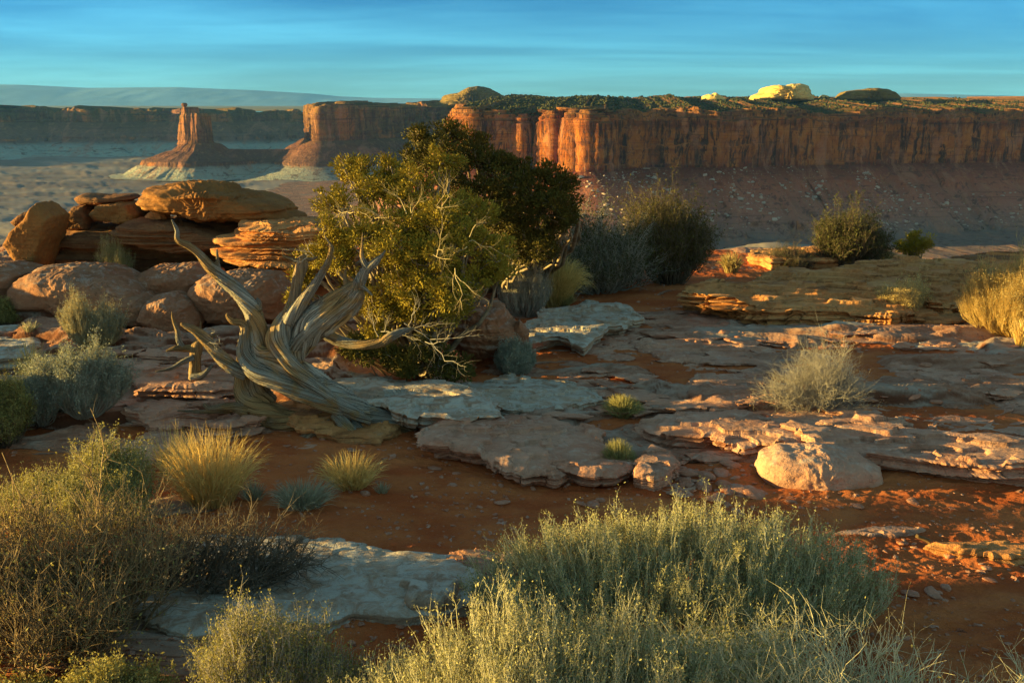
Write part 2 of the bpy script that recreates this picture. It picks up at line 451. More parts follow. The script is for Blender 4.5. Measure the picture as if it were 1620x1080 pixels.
# pale foreground slab, pink slab group in the middle, ledges
slab([(150, 905), (215, 868), (330, 838), (470, 838), (600, 858), (735, 868), (770, 905), (735, 945), (640, 968), (560, 960), (450, 985), (300, 1000), (190, 960)], .115, .2, 'palerock',
     'broad pale smooth slab lying flat in the foreground between the dry bush and the round green bushes', seed=1, under=.05, peel=.008, edge=.05, strata=.01, rough=.05)
slab([(622, 912), (655, 897), (700, 899), (730, 915), (705, 935), (650, 938)], .16, .14, 'palerock', 'small pale knob of rock at the right end of the foreground slab', name='rock', category='rock', seed=2, under=.02, peel=.004, edge=.09, n=200, strata=.006)
slab([(185, 1000), (250, 975), (300, 985), (310, 1040), (250, 1062), (180, 1048)], .05, .1, 'palerock', 'shaded flat slab at the lower left beside the blue-green bush', seed=3, under=.02, peel=.01, n=260)
slab([(480, 585), (560, 583), (650, 590), (745, 600), (795, 632), (785, 655), (720, 662), (650, 655), (560, 640), (500, 625)], .24, .17, 'palerock',
     'pale bluish slab with overhanging edge right of the dead tree, lit at its crest', seed=5, under=.3, peel=.03, edge=.05, strata=.05)
slab([(662, 682), (720, 655), (800, 645), (880, 645), (955, 668), (970, 690), (925, 722), (880, 738), (800, 733), (740, 712), (675, 700)], .17, .2, 'pink',
     'large pink slab with cracked overlapping sheets below the pale slab', seed=6, under=.3, peel=.035, edge=.06, strata=.05)
slab([(870, 735), (930, 700), (980, 700), (1005, 725), (985, 745), (930, 748)], .1, .16, 'pink', 'small pink slab at the right foot of the large pink slab', seed=8, under=.12, peel=.02, n=260)
slab([(1000, 725), (1030, 695), (1060, 705), (1072, 730), (1040, 750), (1005, 745)], .12, .18, 'pink', 'blocky pink slab just right of the lower round tuft', seed=9, under=.08, peel=.02, n=240)
slab([(440, 632), (530, 622), (600, 640), (640, 668), (600, 690), (480, 680), (430, 660)], .1, .14, 'ochre', 'orange brown ledge under the twisted trunk of the dead tree', seed=10, under=.1, peel=.03, n=260)
slab([(985, 655), (1060, 645), (1180, 650), (1290, 668), (1340, 690), (1290, 712), (1180, 705), (1120, 690), (1050, 680)], .14, .2, 'pink',
     'layered pink ledge with undercut front behind the rounded boulder', name='rock_ledge', category='rock ledge', seed=11, under=.22, peel=.04, strata=.06, edge=.03, rough=.015)
slab([(1235, 672), (1340, 655), (1480, 668), (1640, 690), (1700, 735), (1540, 738), (1400, 712), (1290, 700)], .22, .24, 'pink',
     'long sloping ledge at the right catching a streak of sun', name='rock_ledge', category='rock ledge', seed=12, under=.25, peel=.045, strata=.06, edge=.025, rough=.015)
slab([(820, 520), (850, 490), (930, 470), (1000, 478), (1018, 500), (960, 520), (925, 545), (880, 530), (835, 538)], .2, .22, 'palerock',
     'pale grey slab behind the grey sage bush, below the golden grass', seed=13, under=.3, peel=.035, strata=.05)
slab([(860, 548), (930, 540), (985, 548), (970, 568), (900, 572)], .05, .1, 'pink', 'broken reddish slab in front of the pale grey slab', seed=14, under=.1, n=240)
slab([(700, 608), (800, 590), (905, 600), (955, 622), (900, 640), (800, 642), (740, 630)], .1, .12, 'palerock', 'low pale sheet of rock left of the upper grass tuft', seed=15, under=.12, peel=.025)
slab([(1480, 505), (1560, 512), (1640, 530), (1640, 560), (1500, 552), (1400, 540)], .05, .08, 'palerock', 'low pale sheet of rock below the big yellow bush at the right edge', seed=16, under=.1, peel=.02)
slab([(1400, 560), (1520, 545), (1660, 575), (1640, 610), (1500, 605), (1420, 590)], .09, .1, 'pink', 'flat pink sheet of rock right of the grey leafless bush', seed=17, under=.14, peel=.03)
slab([(1000, 545), (1100, 535), (1220, 550), (1180, 572), (1060, 570)], .05, .07, 'pink', 'thin pink sheet of rock on the open red soil in the middle distance', seed=18, under=.1, peel=.025, n=300)
slab([(1100, 590), (1190, 585), (1230, 600), (1150, 615), (1080, 610)], .05, .07, 'pink', 'thin pink sheet of rock at the left foot of the grey leafless bush', seed=19, under=.1, peel=.02, n=260)
slab([(-30, 520), (40, 515), (62, 540), (40, 565), (-40, 570)], .2, .28, 'palerock', 'bluish pale rock at the left edge above the golden grass', seed=20, under=.15, peel=.02, n=260)
slab([(45, 560), (110, 545), (150, 555), (140, 568), (80, 572)], .12, .15, 'palerock', 'small pale slab above the blue sage at the left', seed=21, under=.1, n=240)
slab([(180, 640), (260, 628), (380, 638), (420, 660), (360, 672), (220, 662)], .16, .22, 'pink', 'low pink ledge left of the dead tree base', name='rock_ledge', category='rock ledge', seed=22, under=.25, peel=.03, strata=.06)
slab([(190, 585), (300, 575), (400, 585), (420, 605), (320, 615), (210, 610)], .24, .2, 'pink', 'pink ledge behind the small grey stump', name='rock_ledge', category='rock ledge', seed=23, under=.25, peel=.035, strata=.06)
slab([(150, 545), (240, 535), (330, 548), (350, 565), (230, 572)], .2, .16, 'pink', 'narrow pink ledge below the round boulders at the left', name='rock_ledge', category='rock ledge', seed=24, under=.2, peel=.03, strata=.05)
slab([(180, 700), (240, 675), (300, 690), (290, 722), (210, 730)], .07, .12, 'pink', 'pinkish slab behind the leafy top of the dry bush', seed=25, under=.1, n=240)
slab([(1295, 836), (1420, 826), (1470, 832), (1400, 843)], .04, .07, 'pink', 'row of low broken stone edges in the red soil behind the big bush', name='rock_edge', category='rock', seed=26, under=.03, n=240, peel=.015)
slab([(1465, 855), (1560, 850), (1650, 858), (1620, 872), (1510, 870)], .06, .1, 'ochre', 'low orange stone edge in the red soil at the right margin', name='rock_edge', category='rock', seed=27, under=.03, n=240, peel=.015)
slab([(1440, 522), (1510, 512), (1440, 508), (1330, 510), (1250, 515), (1300, 524)], .04, .05, 'palerock', 'thin pale sheet of rock in front of the layered golden ledge', seed=28, under=.05, n=240)

# boulders
silrock([(1197, 745), (1206, 720), (1235, 709), (1300, 708), (1355, 715), (1388, 735), (1396, 760), (1365, 776), (1300, 780), (1255, 790), (1222, 775)], 7.75, .34, 'pinkpale', 'rounded pinkish boulder lying on the red soil below the right ledge', seed=31, e=.6, rough=.05)
silrock([(700, 520), (735, 470), (790, 478), (815, 510), (832, 540), (815, 558), (740, 560), (708, 545)], 11.6, .5, 'boulder', 'cracked tan boulder under the right side of the juniper', seed=32, e=.6, rough=.09, face=.25, strata=.02)
silrock([(808, 520), (822, 505), (838, 525), (834, 550), (812, 556)], 11.5, .15, 'boulder', 'narrow dark red boulder wedged beside the tan boulder', seed=33, rough=.06)
GB = 'rounded boulders in a row below the rock stack'
silrock([(22, 470), (35, 440), (70, 422), (120, 420), (175, 425), (230, 448), (258, 470), (262, 505), (180, 500), (90, 482), (30, 480)], 13.6, .9, 'boulder', 'longest rounded boulder with lichen flecks, left end of the boulder row', seed=34, rough=.045, face=.12, group=GB)
silrock([(176, 480), (195, 462), (235, 462), (262, 475), (266, 505), (240, 514), (185, 505)], 13.3, .5, 'boulder', 'small rounded boulder between the longest boulder and the front one', seed=35, rough=.05, face=.12, group=GB)
silrock([(222, 500), (240, 470), (275, 462), (312, 475), (330, 505), (322, 528), (250, 522)], 13.0, .5, 'boulder', 'front rounded boulder of the row, standing lowest', seed=36, rough=.05, face=.12, group=GB)
silrock([(305, 455), (325, 435), (380, 428), (440, 432), (470, 455), (468, 500), (400, 512), (330, 505), (315, 480)], 13.4, .7, 'boulder', 'big rounded boulder right of the gap, behind the long dead limb', seed=37, rough=.05, face=.12, group=GB)
silrock([(205, 440), (250, 420), (310, 418), (350, 430), (345, 470), (300, 482), (250, 478), (215, 465)], 14.1, .7, 'boulder', 'flat topped boulder behind the middle of the boulder row', seed=38, rough=.05, face=.12, group=GB)
silrock([(-60, 420), (20, 414), (60, 424), (50, 470), (-10, 482), (-80, 470)], 13.9, .7, 'boulder', 'rounded boulder cut by the left edge of the picture', seed=39, rough=.05, face=.12, group=GB)
# rock stack at the rim
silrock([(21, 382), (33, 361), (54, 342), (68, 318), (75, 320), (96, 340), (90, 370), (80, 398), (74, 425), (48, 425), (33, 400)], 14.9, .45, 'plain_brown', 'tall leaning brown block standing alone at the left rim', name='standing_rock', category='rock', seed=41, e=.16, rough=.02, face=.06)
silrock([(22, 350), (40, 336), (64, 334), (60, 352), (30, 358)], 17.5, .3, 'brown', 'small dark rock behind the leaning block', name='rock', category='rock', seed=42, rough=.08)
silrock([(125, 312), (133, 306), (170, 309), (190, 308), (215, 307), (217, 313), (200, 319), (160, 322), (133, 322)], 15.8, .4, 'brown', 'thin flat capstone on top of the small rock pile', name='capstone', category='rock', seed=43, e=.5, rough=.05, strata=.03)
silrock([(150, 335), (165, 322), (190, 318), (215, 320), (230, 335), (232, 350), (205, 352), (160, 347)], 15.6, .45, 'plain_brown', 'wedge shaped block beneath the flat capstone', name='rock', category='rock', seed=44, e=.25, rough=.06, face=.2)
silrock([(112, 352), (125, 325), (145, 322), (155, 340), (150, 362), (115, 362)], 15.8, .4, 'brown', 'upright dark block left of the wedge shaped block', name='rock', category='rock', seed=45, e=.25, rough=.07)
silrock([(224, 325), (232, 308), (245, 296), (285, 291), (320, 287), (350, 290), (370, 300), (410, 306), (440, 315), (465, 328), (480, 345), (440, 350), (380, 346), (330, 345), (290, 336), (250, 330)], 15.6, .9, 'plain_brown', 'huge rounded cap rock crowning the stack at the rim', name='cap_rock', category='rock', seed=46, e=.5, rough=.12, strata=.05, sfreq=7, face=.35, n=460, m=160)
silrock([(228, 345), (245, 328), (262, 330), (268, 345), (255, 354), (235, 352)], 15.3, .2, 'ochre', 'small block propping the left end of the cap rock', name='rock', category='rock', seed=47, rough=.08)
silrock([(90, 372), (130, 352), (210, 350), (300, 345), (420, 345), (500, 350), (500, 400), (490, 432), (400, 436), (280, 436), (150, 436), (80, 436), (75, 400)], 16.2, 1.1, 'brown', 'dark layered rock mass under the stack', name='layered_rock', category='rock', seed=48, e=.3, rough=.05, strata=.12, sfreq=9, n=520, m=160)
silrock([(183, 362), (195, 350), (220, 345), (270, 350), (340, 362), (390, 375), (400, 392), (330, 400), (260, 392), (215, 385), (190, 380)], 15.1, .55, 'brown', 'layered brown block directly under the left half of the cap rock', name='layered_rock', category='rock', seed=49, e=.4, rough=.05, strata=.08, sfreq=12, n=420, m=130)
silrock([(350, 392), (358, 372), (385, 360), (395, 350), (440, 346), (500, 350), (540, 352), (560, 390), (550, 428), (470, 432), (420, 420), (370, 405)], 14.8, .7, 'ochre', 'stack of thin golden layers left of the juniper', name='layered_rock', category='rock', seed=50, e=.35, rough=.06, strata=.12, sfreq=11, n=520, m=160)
# golden layered ledge right
slab([(1080, 457), (1110, 445), (1180, 436), (1255, 424), (1270, 419), (1350, 415), (1460, 409), (1560, 406), (1700, 415), (1700, 455), (1560, 465), (1450, 462), (1340, 465), (1250, 470), (1150, 470)], .42, .22, 'ochre',
     'upper tier of the long layered golden ledge at the right', name='rock_ledge', category='rock ledge', seed=51, under=.12, peel=.055, strata=.14, n=700, edge=.1, tilt=(0, .02))
slab([(1125, 478), (1200, 462), (1500, 460), (1700, 470), (1690, 492), (1500, 494), (1400, 498), (1300, 494), (1180, 492)], .2, .26, 'ochre',
     'lower tier of the long layered golden ledge at the right', name='rock_ledge', category='rock ledge', seed=52, under=.25, peel=.05, strata=.14, n=700, edge=.05)
slab([(1085, 470), (1110, 462), (1140, 466), (1150, 478), (1110, 486), (1080, 480)], .1, .14, 'ochre', 'rounded golden stone at the left foot of the layered ledge', name='rock', category='rock', seed=53, under=.05, n=240)
slab([(1500, 400), (1560, 396), (1640, 398), (1640, 408), (1540, 408)], .5, .2, 'brown', 'dark flat rock at the rim behind the layered ledge', name='rock', category='rock', seed=54, under=.08, n=240)
slab([(1180, 395), (1250, 388), (1330, 392), (1330, 405), (1220, 408)], .2, .25, 'ochre', 'yellowish rock at the rim behind the left end of the golden ledge', name='rock', category='rock', seed=55, under=.05, n=240)
# outside the picture on the left, rock masses are added to throw long shadows

# ---------------------------------------------------------------- far country
def farmat(name, bands, varn=.6, talus=None, sc=1.0):
    """bands: list of (z, colour) from low to high; rock walls coloured by height"""
    N = NT(name); g = N.n('ShaderNodeNewGeometry'); P = g.outputs['Position']; sp = N.n('ShaderNodeSeparateXYZ', {0: P}); z = sp.outputs[2]
    nz = N.n('ShaderNodeSeparateXYZ', {0: g.outputs['Normal']}).outputs[2]
    wob = N.noise(P, .006 * sc, 5, .6); zz = N.math('ADD', z, N.math('MULTIPLY', N.math('SUBTRACT', wob, .5), 50))
    z0, z1 = bands[0][0], bands[-1][0]
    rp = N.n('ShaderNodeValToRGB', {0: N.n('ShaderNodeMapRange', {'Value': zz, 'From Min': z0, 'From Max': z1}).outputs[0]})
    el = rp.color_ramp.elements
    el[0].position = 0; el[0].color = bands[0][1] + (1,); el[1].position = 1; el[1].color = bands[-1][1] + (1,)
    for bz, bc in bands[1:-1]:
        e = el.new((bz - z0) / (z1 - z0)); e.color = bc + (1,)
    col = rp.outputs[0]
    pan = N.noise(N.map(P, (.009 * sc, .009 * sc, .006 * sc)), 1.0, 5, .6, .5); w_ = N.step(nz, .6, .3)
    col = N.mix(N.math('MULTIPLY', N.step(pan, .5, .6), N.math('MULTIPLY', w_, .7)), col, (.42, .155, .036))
    col = N.mix(N.math('MULTIPLY', N.step(pan, .46, .38), N.math('MULTIPLY', w_, .75)), col, (.13, .045, .025))
    v = N.noise(N.map(P, (.03 * sc, .03 * sc, .0028 * sc)), 1.0, 7, .7, .7)
    wall = N.step(nz, .6, .3)
    col = N.mix(N.math('MULTIPLY', N.math('MULTIPLY', N.step(v, .5, .58), wall), varn), col, (.05, .022, .016))
    v2 = N.noise(N.map(P, (.05 * sc, .05 * sc, .012 * sc)), 1.0, 5, .6, 1.0)
    col = N.mix(N.math('MULTIPLY', N.step(v2, .52, .7), .5), col, (.40, .2, .09))
    v3 = N.noise(N.map(P, (.018 * sc, .018 * sc, .02 * sc)), 1.0, 8, .7, 1.2)
    col = N.mix(N.math('MULTIPLY', N.step(v3, .47, .38), .7), col, (.09, .045, .035))
    v4 = N.noise(N.map(P, (.011 * sc, .004 * sc, .004 * sc)), 1.0, 7, .7, .8)
    col = N.mix(N.math('MULTIPLY', N.step(v4, .52, .64), .5), col, (.40, .18, .11))
    lay = N.noise(N.map(P, (.002 * sc, .002 * sc, .12 * sc)), 1.0, 4, .6, .3)
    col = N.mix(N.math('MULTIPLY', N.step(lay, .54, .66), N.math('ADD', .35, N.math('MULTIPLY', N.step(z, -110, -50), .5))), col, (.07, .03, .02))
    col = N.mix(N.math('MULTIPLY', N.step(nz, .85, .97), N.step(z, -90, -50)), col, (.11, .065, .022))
    h = N.math('ADD', N.math('MULTIPLY', v2, 1.0), N.math('MULTIPLY', lay, .6))
    h = N.math('ADD', h, N.math('MULTIPLY', v, -1.2))
    h = N.math('ADD', h, N.math('MULTIPLY', N.noise(P, .08 * sc, 6, .7), .8))
    return N.out(col, .95, N.bump(h, 14 / sc, .8), .05)
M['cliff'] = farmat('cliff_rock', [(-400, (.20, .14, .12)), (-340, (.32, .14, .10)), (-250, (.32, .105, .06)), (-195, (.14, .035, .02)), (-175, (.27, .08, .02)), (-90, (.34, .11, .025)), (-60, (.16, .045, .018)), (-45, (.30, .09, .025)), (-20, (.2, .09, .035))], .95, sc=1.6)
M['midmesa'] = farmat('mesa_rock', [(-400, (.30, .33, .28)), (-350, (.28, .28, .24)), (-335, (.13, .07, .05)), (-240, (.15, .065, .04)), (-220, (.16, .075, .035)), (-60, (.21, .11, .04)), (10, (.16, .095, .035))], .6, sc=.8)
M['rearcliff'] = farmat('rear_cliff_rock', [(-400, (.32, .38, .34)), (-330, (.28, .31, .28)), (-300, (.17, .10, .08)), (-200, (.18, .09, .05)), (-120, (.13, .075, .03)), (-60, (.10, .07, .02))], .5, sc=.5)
M['dome'] = rockmat('lit_dome_sandstone', (.60, .40, .13), (.68, .47, .17), (.6, .44, .2), .004, .3, .3, (.3, .2, .1))  # sunlit gold is put into this base colour
M['woodland'] = leafmat('woodland_leaf', (.022, .026, .008), (.05, .05, .014), .01)
M['domeshade'] = rockmat('shaded_dome_sandstone', (.15, .10, .03), (.20, .14, .045), (.2, .15, .07), .006, .8, .2, (.12, .09, .03))  # darker copy of the dome stone, shade put into its colour

def path_resample(pts, n, closed=False):
    p = np.asarray(pts, float)
    if closed: p = np.vstack([p, p[:1]])
    d = np.concatenate([[0], np.cumsum(np.linalg.norm(np.diff(p, axis=0), axis=1))])
    t = np.linspace(0, d[-1], n, endpoint=not closed)
    q = np.stack([np.interp(t, d, p[:, 0]), np.interp(t, d, p[:, 1])], 1)
    return q, t, d[-1]

def smooth_path(q, k, closed=False):
    for _ in range(k):
        if closed: q = .25 * np.roll(q, 1, 0) + .5 * q + .25 * np.roll(q, -1, 0)
        else: q[1:-1] = .25 * q[:-2] + .5 * q[1:-1] + .25 * q[2:]
    return q

def mesa(name, pts, mat, prof, n, closed=False, sm=6, flute=(18, .012), gully=(25, .006), side=1, seed=0, back=None, ztop=None):
    """a wall of rock following pts in plan; prof = [(outward offset, z, kind, steps)], kind 0 top, 1 wall, 2 talus"""
    q, t, L = path_resample(pts, n, closed); q = smooth_path(q, sm, closed)
    tg = (np.roll(q, -1, 0) - np.roll(q, 1, 0)) if closed else np.gradient(q, axis=0)
    tg = unit(tg); nr = np.stack([tg[:, 1], -tg[:, 0]], 1) * side
    off, zz, kd = [], [], []
    for (o0, z0, k0, _), (o1, z1, k1, st) in zip(prof[:-1], prof[1:]):
        s = np.linspace(0, 1, st + 1)[(0 if not off else 1):]
        off += list(o0 + (o1 - o0) * s); zz += list(z0 + (z1 - z0) * s); kd += list(np.full(len(s), k1, float))
    off, zz, kd = map(np.array, (off, zz, kd))
    x0, y0 = q[:, :1] + 0 * off[None], q[:, 1:] + 0 * off[None]
    fa, ff = flute; ga, gf = gully
    zt = zz[None] + 0 * x0
    big = fbm(x0 * ff * .3 + seed, y0 * ff * .3, zt * .0006, 3) * 2.2
    fl = ridge(x0 * ff + seed, y0 * ff, zt * ff * .12, 3) + .5 * np.tanh(3 * noise(x0 * ff * 1.7, y0 * ff * 1.7 + 5, zt * ff * .1)) + big
    led = np.tanh(3 * noise(x0 * .002, y0 * .002, zt * .05 + seed)) * .15
    gu = ridge(x0 * gf + 9, y0 * gf + seed, zt * gf * .3, 3) + .35 * noise(x0 * gf * 5, y0 * gf * 5, zt * .03)
    wl = (kd == 1)[None]; tl = (kd == 2)[None]
    zl = prof[-1][1]; ztal = min(p[1] for p in prof if p[2] == 1)
    tf = np.clip((ztal - zt) / (ztal - zl + 1e-6), 0, 1)
    disp = np.where(wl | (kd == 0)[None], fa * (fl + led) * np.where((kd == 0)[None], np.clip(1 + off[None] / 120., 0, 1), 1), 0)
    disp = disp + np.where(tl, fa * fl * (1 - ss(0, .45, tf)) + ga * gu * ss(0, .3, tf) * (1 + tf), 0)
    o_ = off[None] + disp
    if back is None: X = x0 + nr[:, :1] * o_; Y = y0 + nr[:, 1:] * o_
    else:                               # the plateau runs straight back from the rim
        n_ = np.maximum(o_, -60); k_ = np.maximum(-60 - o_, 0)
        X = x0 + nr[:, :1] * n_ + back[0] * k_; Y = y0 + nr[:, 1:] * n_ + back[1] * k_
    Z = zt + np.where(tl, ga * .12 * gu, 0) + fbm(X * .01, Y * .01, seed, 3) * np.where(kd[None] == 0, 5, np.where(tl, 3, 0))
    Z = Z + np.where(tl, 0, ss(ztal, ztal + 60, zt) * fa * (.22 * terr(fbm(x0 * .006 + seed, y0 * .006, 3.0, 5, .6) + 1, .16, .8) - 1.4 + .25 * noise(x0 * .03, y0 * .03, 2.0)))
    if ztop is not None: Z = Z + ztop(t)[:, None] * ss(ztal, prof[0][1], zt)
    v = np.stack([X, Y, Z], -1); fs = grid(n, len(off), closed)
    if closed:                          # cap the middle
        v2 = v.reshape(-1, 3); c = v2[::len(off)].mean(0)[None]; k = len(v2)
        i = np.arange(n) * len(off); tri = np.stack([i, np.roll(i, -1), np.full(n, k)], 1)
        v = np.concatenate([v2, c]); fs = [fs, tri]
    o = obj(name, v, fs, M[mat])
    return o, q, nr

def PD(px, D): return ((px - 810) / F * D * 1.0, D)     # plan position under a picture column (near the horizon)
# right mesa
rimR = [PD(735, 6200), PD(732, 4600), PD(728, 3500), PD(732, 3330), PD(752, 3230), PD(757, 3300), PD(772, 3240), PD(777, 3300), PD(792, 3235), PD(798, 3290), PD(826, 3210), PD(832, 3290), PD(866, 3240), PD(876, 3180), PD(884, 3260), PD(906, 3130), PD(912, 3190), PD(930, 3100), PD(936, 3160), PD(945, 3110), PD(952, 3210), PD(968, 3290), PD(1060, 3330), PD(1150, 3340), PD(1240, 3450), PD(1330, 3490), PD(1450, 3600), PD(1530, 3590), PD(1640, 3700), PD(1900, 3900), PD(2300, 4300)]
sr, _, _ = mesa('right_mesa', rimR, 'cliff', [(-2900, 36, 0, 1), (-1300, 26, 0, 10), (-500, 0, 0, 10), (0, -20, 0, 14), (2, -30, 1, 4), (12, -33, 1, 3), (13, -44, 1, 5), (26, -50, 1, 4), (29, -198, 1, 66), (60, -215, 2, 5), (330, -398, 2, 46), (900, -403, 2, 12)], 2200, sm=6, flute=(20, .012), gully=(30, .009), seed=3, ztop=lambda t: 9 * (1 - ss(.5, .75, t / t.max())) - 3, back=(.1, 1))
tag(sr, kind='structure')
rimM = [PD(1100, 7900), PD(900, 7300), PD(760, 6900), PD(690, 6650), PD(664, 6720), PD(600, 6330), PD(530, 5930), PD(512, 5900), PD(504, 5980), PD(500, 6500), PD(530, 7600)]
rimM = rimM[::-1]
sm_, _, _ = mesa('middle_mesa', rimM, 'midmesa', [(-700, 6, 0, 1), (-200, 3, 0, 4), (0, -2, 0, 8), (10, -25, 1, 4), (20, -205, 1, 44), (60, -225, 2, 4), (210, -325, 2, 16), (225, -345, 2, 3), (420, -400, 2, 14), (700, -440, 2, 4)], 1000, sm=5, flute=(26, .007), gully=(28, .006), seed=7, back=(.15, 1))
tag(sm_, kind='structure')
# ridge joining butte and mesa
rid = [PD(318, 6080), PD(400, 6120), PD(480, 6100), PD(520, 6080)]
q, t, L = path_resample(rid, 160); q = smooth_path(q, 8)
nv = 60; s = np.linspace(-1, 1, nv); 
hgt = np.where(np.abs(s) < .12, 0, -np.maximum(np.abs(s) - .12, 0) ** .8 * 150); x0 = q[:, :1] + 0 * s; y0 = q[:, 1:] + s[None] * 330
y0 = y0 + ridge(x0 * .006, y0 * .002, 1.0, 3) * 35 * np.sign(s)[None] * np.abs(s)[None]
u = np.linspace(0, 1, 160)[:, None]
zr = -262 + 40 * np.exp(-(u / .16) ** 2) + 34 * np.exp(-((1 - u) / .14) ** 2) + hgt[None] + 4 * fbm(x0 * .01, y0 * .01, 2, 4) - 8 * ss(.3, .4, np.abs(s))[None]
tag(obj('saddle_ridge', np.stack([x0, y0, zr], -1), grid(160, nv), M['midmesa']), kind='structure')
# butte: a talus cone with ledge and a fluted tower
def ring_stack(name, cx, cy, rings, n, mat, parent, flute, seed, sxy=(1, 1), base=None):
    th = np.linspace(0, 2 * np.pi, n, endpoint=False); R_, Z_, Fm = [], [], []
    for (r0, z0), (r1, z1, st, fm) in zip([(a[0], a[1]) for a in rings[:-1]], rings[1:]):
        s_ = np.linspace(0, 1, st + 1)[(0 if not R_ else 1):]
        R_ += list(r0 + (r1 - r0) * s_); Z_ += list(z0 + (z1 - z0) * s_); Fm += [fm] * len(s_)
    R_, Z_, Fm = map(np.array, (R_, Z_, Fm)); k = 1.0 / flute[1]
    c_, s2 = np.cos(th)[:, None], np.sin(th)[:, None]
    nn = ridge(c_ * k + seed, s2 * k, Z_[None] * .002, 3) + .6 * np.tanh(3 * noise(c_ * k * .8, s2 * k * .8 + seed, Z_[None] * .004))
    rr = R_[None] + flute[0] * nn * Fm[None] + .02 * R_[None] * fbm(c_ * 3, s2 * 3, Z_[None] * .03, 4)
    rr = np.maximum(rr, 0)
    X = cx + c_ * rr * sxy[0]; Y = cy + s2 * rr * sxy[1]; Z = Z_[None] + 3 * fbm(c_ * 4 + seed, s2 * 4, Z_[None] * .02, 3) * (R_[None] > 1)
    v = np.stack([X, Y, Z], -1)
    return obj(name, v, grid(n, len(R_), True), M[mat], parent)
bx, by = A(305, 165, 6000)[:2]
bt = empty('rock_butte', (bx, by, -400), 'free standing sandstone tower on a cone of scree rising from the canyon floor', 'butte')
ring_stack('scree_cone', bx + 30, by, [(0, -215), (100, -222, 4, .1), (150, -262, 8, .5), (310, -318, 16, 1), (325, -345, 5, 1), (430, -400, 12, 1.6), (520, -404, 3, 1)], 360, 'midmesa', bt, (22, .28), 2, (1.0, 1.0))
ring_stack('rock_tower', bx + 6, by, [(0, -50), (66, -48, 6, 1), (78, -66, 4, 1), (90, -200, 40, 1), (104, -228, 6, .6)], 300, 'midmesa', bt, (13, .5), 5, (1.0, .8))
ring_stack('rock_cap', bx - 20, by, [(0, -14), (44, -16, 4, .6), (50, -60, 12, .8)], 160, 'midmesa', bt, (6, .6), 6, (1.0, .9))
ring_stack('pinnacle', bx - 48, by - 4, [(0, 10), (14, 8, 3, .4), (18, 0, 4, .4), (10, -12, 4, .4), (20, -34, 6, .4)], 60, 'midmesa', bt, (4, .7), 8)
ring_stack('shoulder', bx + 72, by - 5, [(0, -62), (22, -64, 4, .4), (26, -110, 12, .6), (34, -205, 20, .6)], 120, 'midmesa', bt, (8, .6), 9)
pn = empty('rock_pinnacle', A(488, 232, 5990), 'small split pinnacle at the left foot of the middle mesa', 'pinnacle')
x_, y_ = A(488, 232, 5990)[:2]
ring_stack('spire', x_, y_, [(0, -158), (14, -160, 3, .4), (22, -200, 8, .5), (50, -235, 6, .6), (130, -300, 8, .6)], 90, 'midmesa', pn, (8, .6), 13)
ring_stack('side_spire', x_ + 34, y_, [(0, -182), (16, -184, 3, .4), (26, -235, 8, .5)], 70, 'midmesa', pn, (5, .6), 15)
# rear wall of the canyon
rimB = [PD(-900, 7000), PD(-500, 8600), PD(-200, 8700), PD(0, 8500), PD(90, 8900), PD(160, 8800), PD(240, 9050), PD(330, 8900), PD(420, 9200), PD(520, 9400), PD(640, 9800), PD(900, 10500), PD(1400, 11500)]
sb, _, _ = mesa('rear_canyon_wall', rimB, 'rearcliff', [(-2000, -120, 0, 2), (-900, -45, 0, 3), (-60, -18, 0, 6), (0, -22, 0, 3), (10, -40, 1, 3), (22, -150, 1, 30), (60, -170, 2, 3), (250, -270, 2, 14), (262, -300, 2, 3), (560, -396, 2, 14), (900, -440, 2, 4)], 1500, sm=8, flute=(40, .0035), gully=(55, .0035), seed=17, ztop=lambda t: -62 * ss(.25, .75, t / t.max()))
tag(sb, kind='structure')

# canyon floor: shallow benches and washes
def floor_mat():
    N = NT('canyon_floor_ground'); P = N.n('ShaderNodeNewGeometry').outputs['Position']
    a = N.noise(N.map(P, (.0011, .0018, .0)), 1.0, 7, .6, 1.2); b = N.noise(N.map(P, (.006, .011, 0)), 1.0, 6, .65, .8)
    col = N.mix(N.step(a, .4, .62), (.20, .155, .13), (.26, .23, .20))
    col = N.mix(N.math('MULTIPLY', N.step(b, .5, .7), .6), col, (.24, .15, .10))
    return N.out(col, .95, N.bump(b, 3, .4), .05)
M['floor'] = floor_mat()
def canyon_floor():
    ys = 1 / np.linspace(1 / 700., 1 / 10500., 620); a = np.linspace(-1.0, 1.0, 1000)
    y = ys[None] + 0 * a[:, None]; x = a[:, None] * ys[None] * 1.0
    n1 = fbm(x * .0009, y * .0016, 3.3, 6, .55)
    z = -405 + 2.5 * terr(n1 + 1, .16, .8) - 16 + 5 * n1 + 9 * ridge(x * .0011 + n1 * .6, y * .0034 + n1, 1.0, 3)
    b = ridge(x * .004, y * .006, 6.0, 3); z = z + 1.3 * b
    z = z - 8 + 26 * np.exp(-(((x - 740) / 160) ** 2 + ((y - 2750) / 90) ** 2))
    # a nearer dark bench on the left
    z = z + 14 * (1 - ss(3350, 3450, y + 130 * fbm(x * .002, y * 0, 2, 3))) * ss(200, -200, x)
    o = obj('canyon_floor', np.stack([x, y, z], -1), grid(1000, 620)[:, ::-1], M['floor']); tag(o, kind='structure')
canyon_floor()
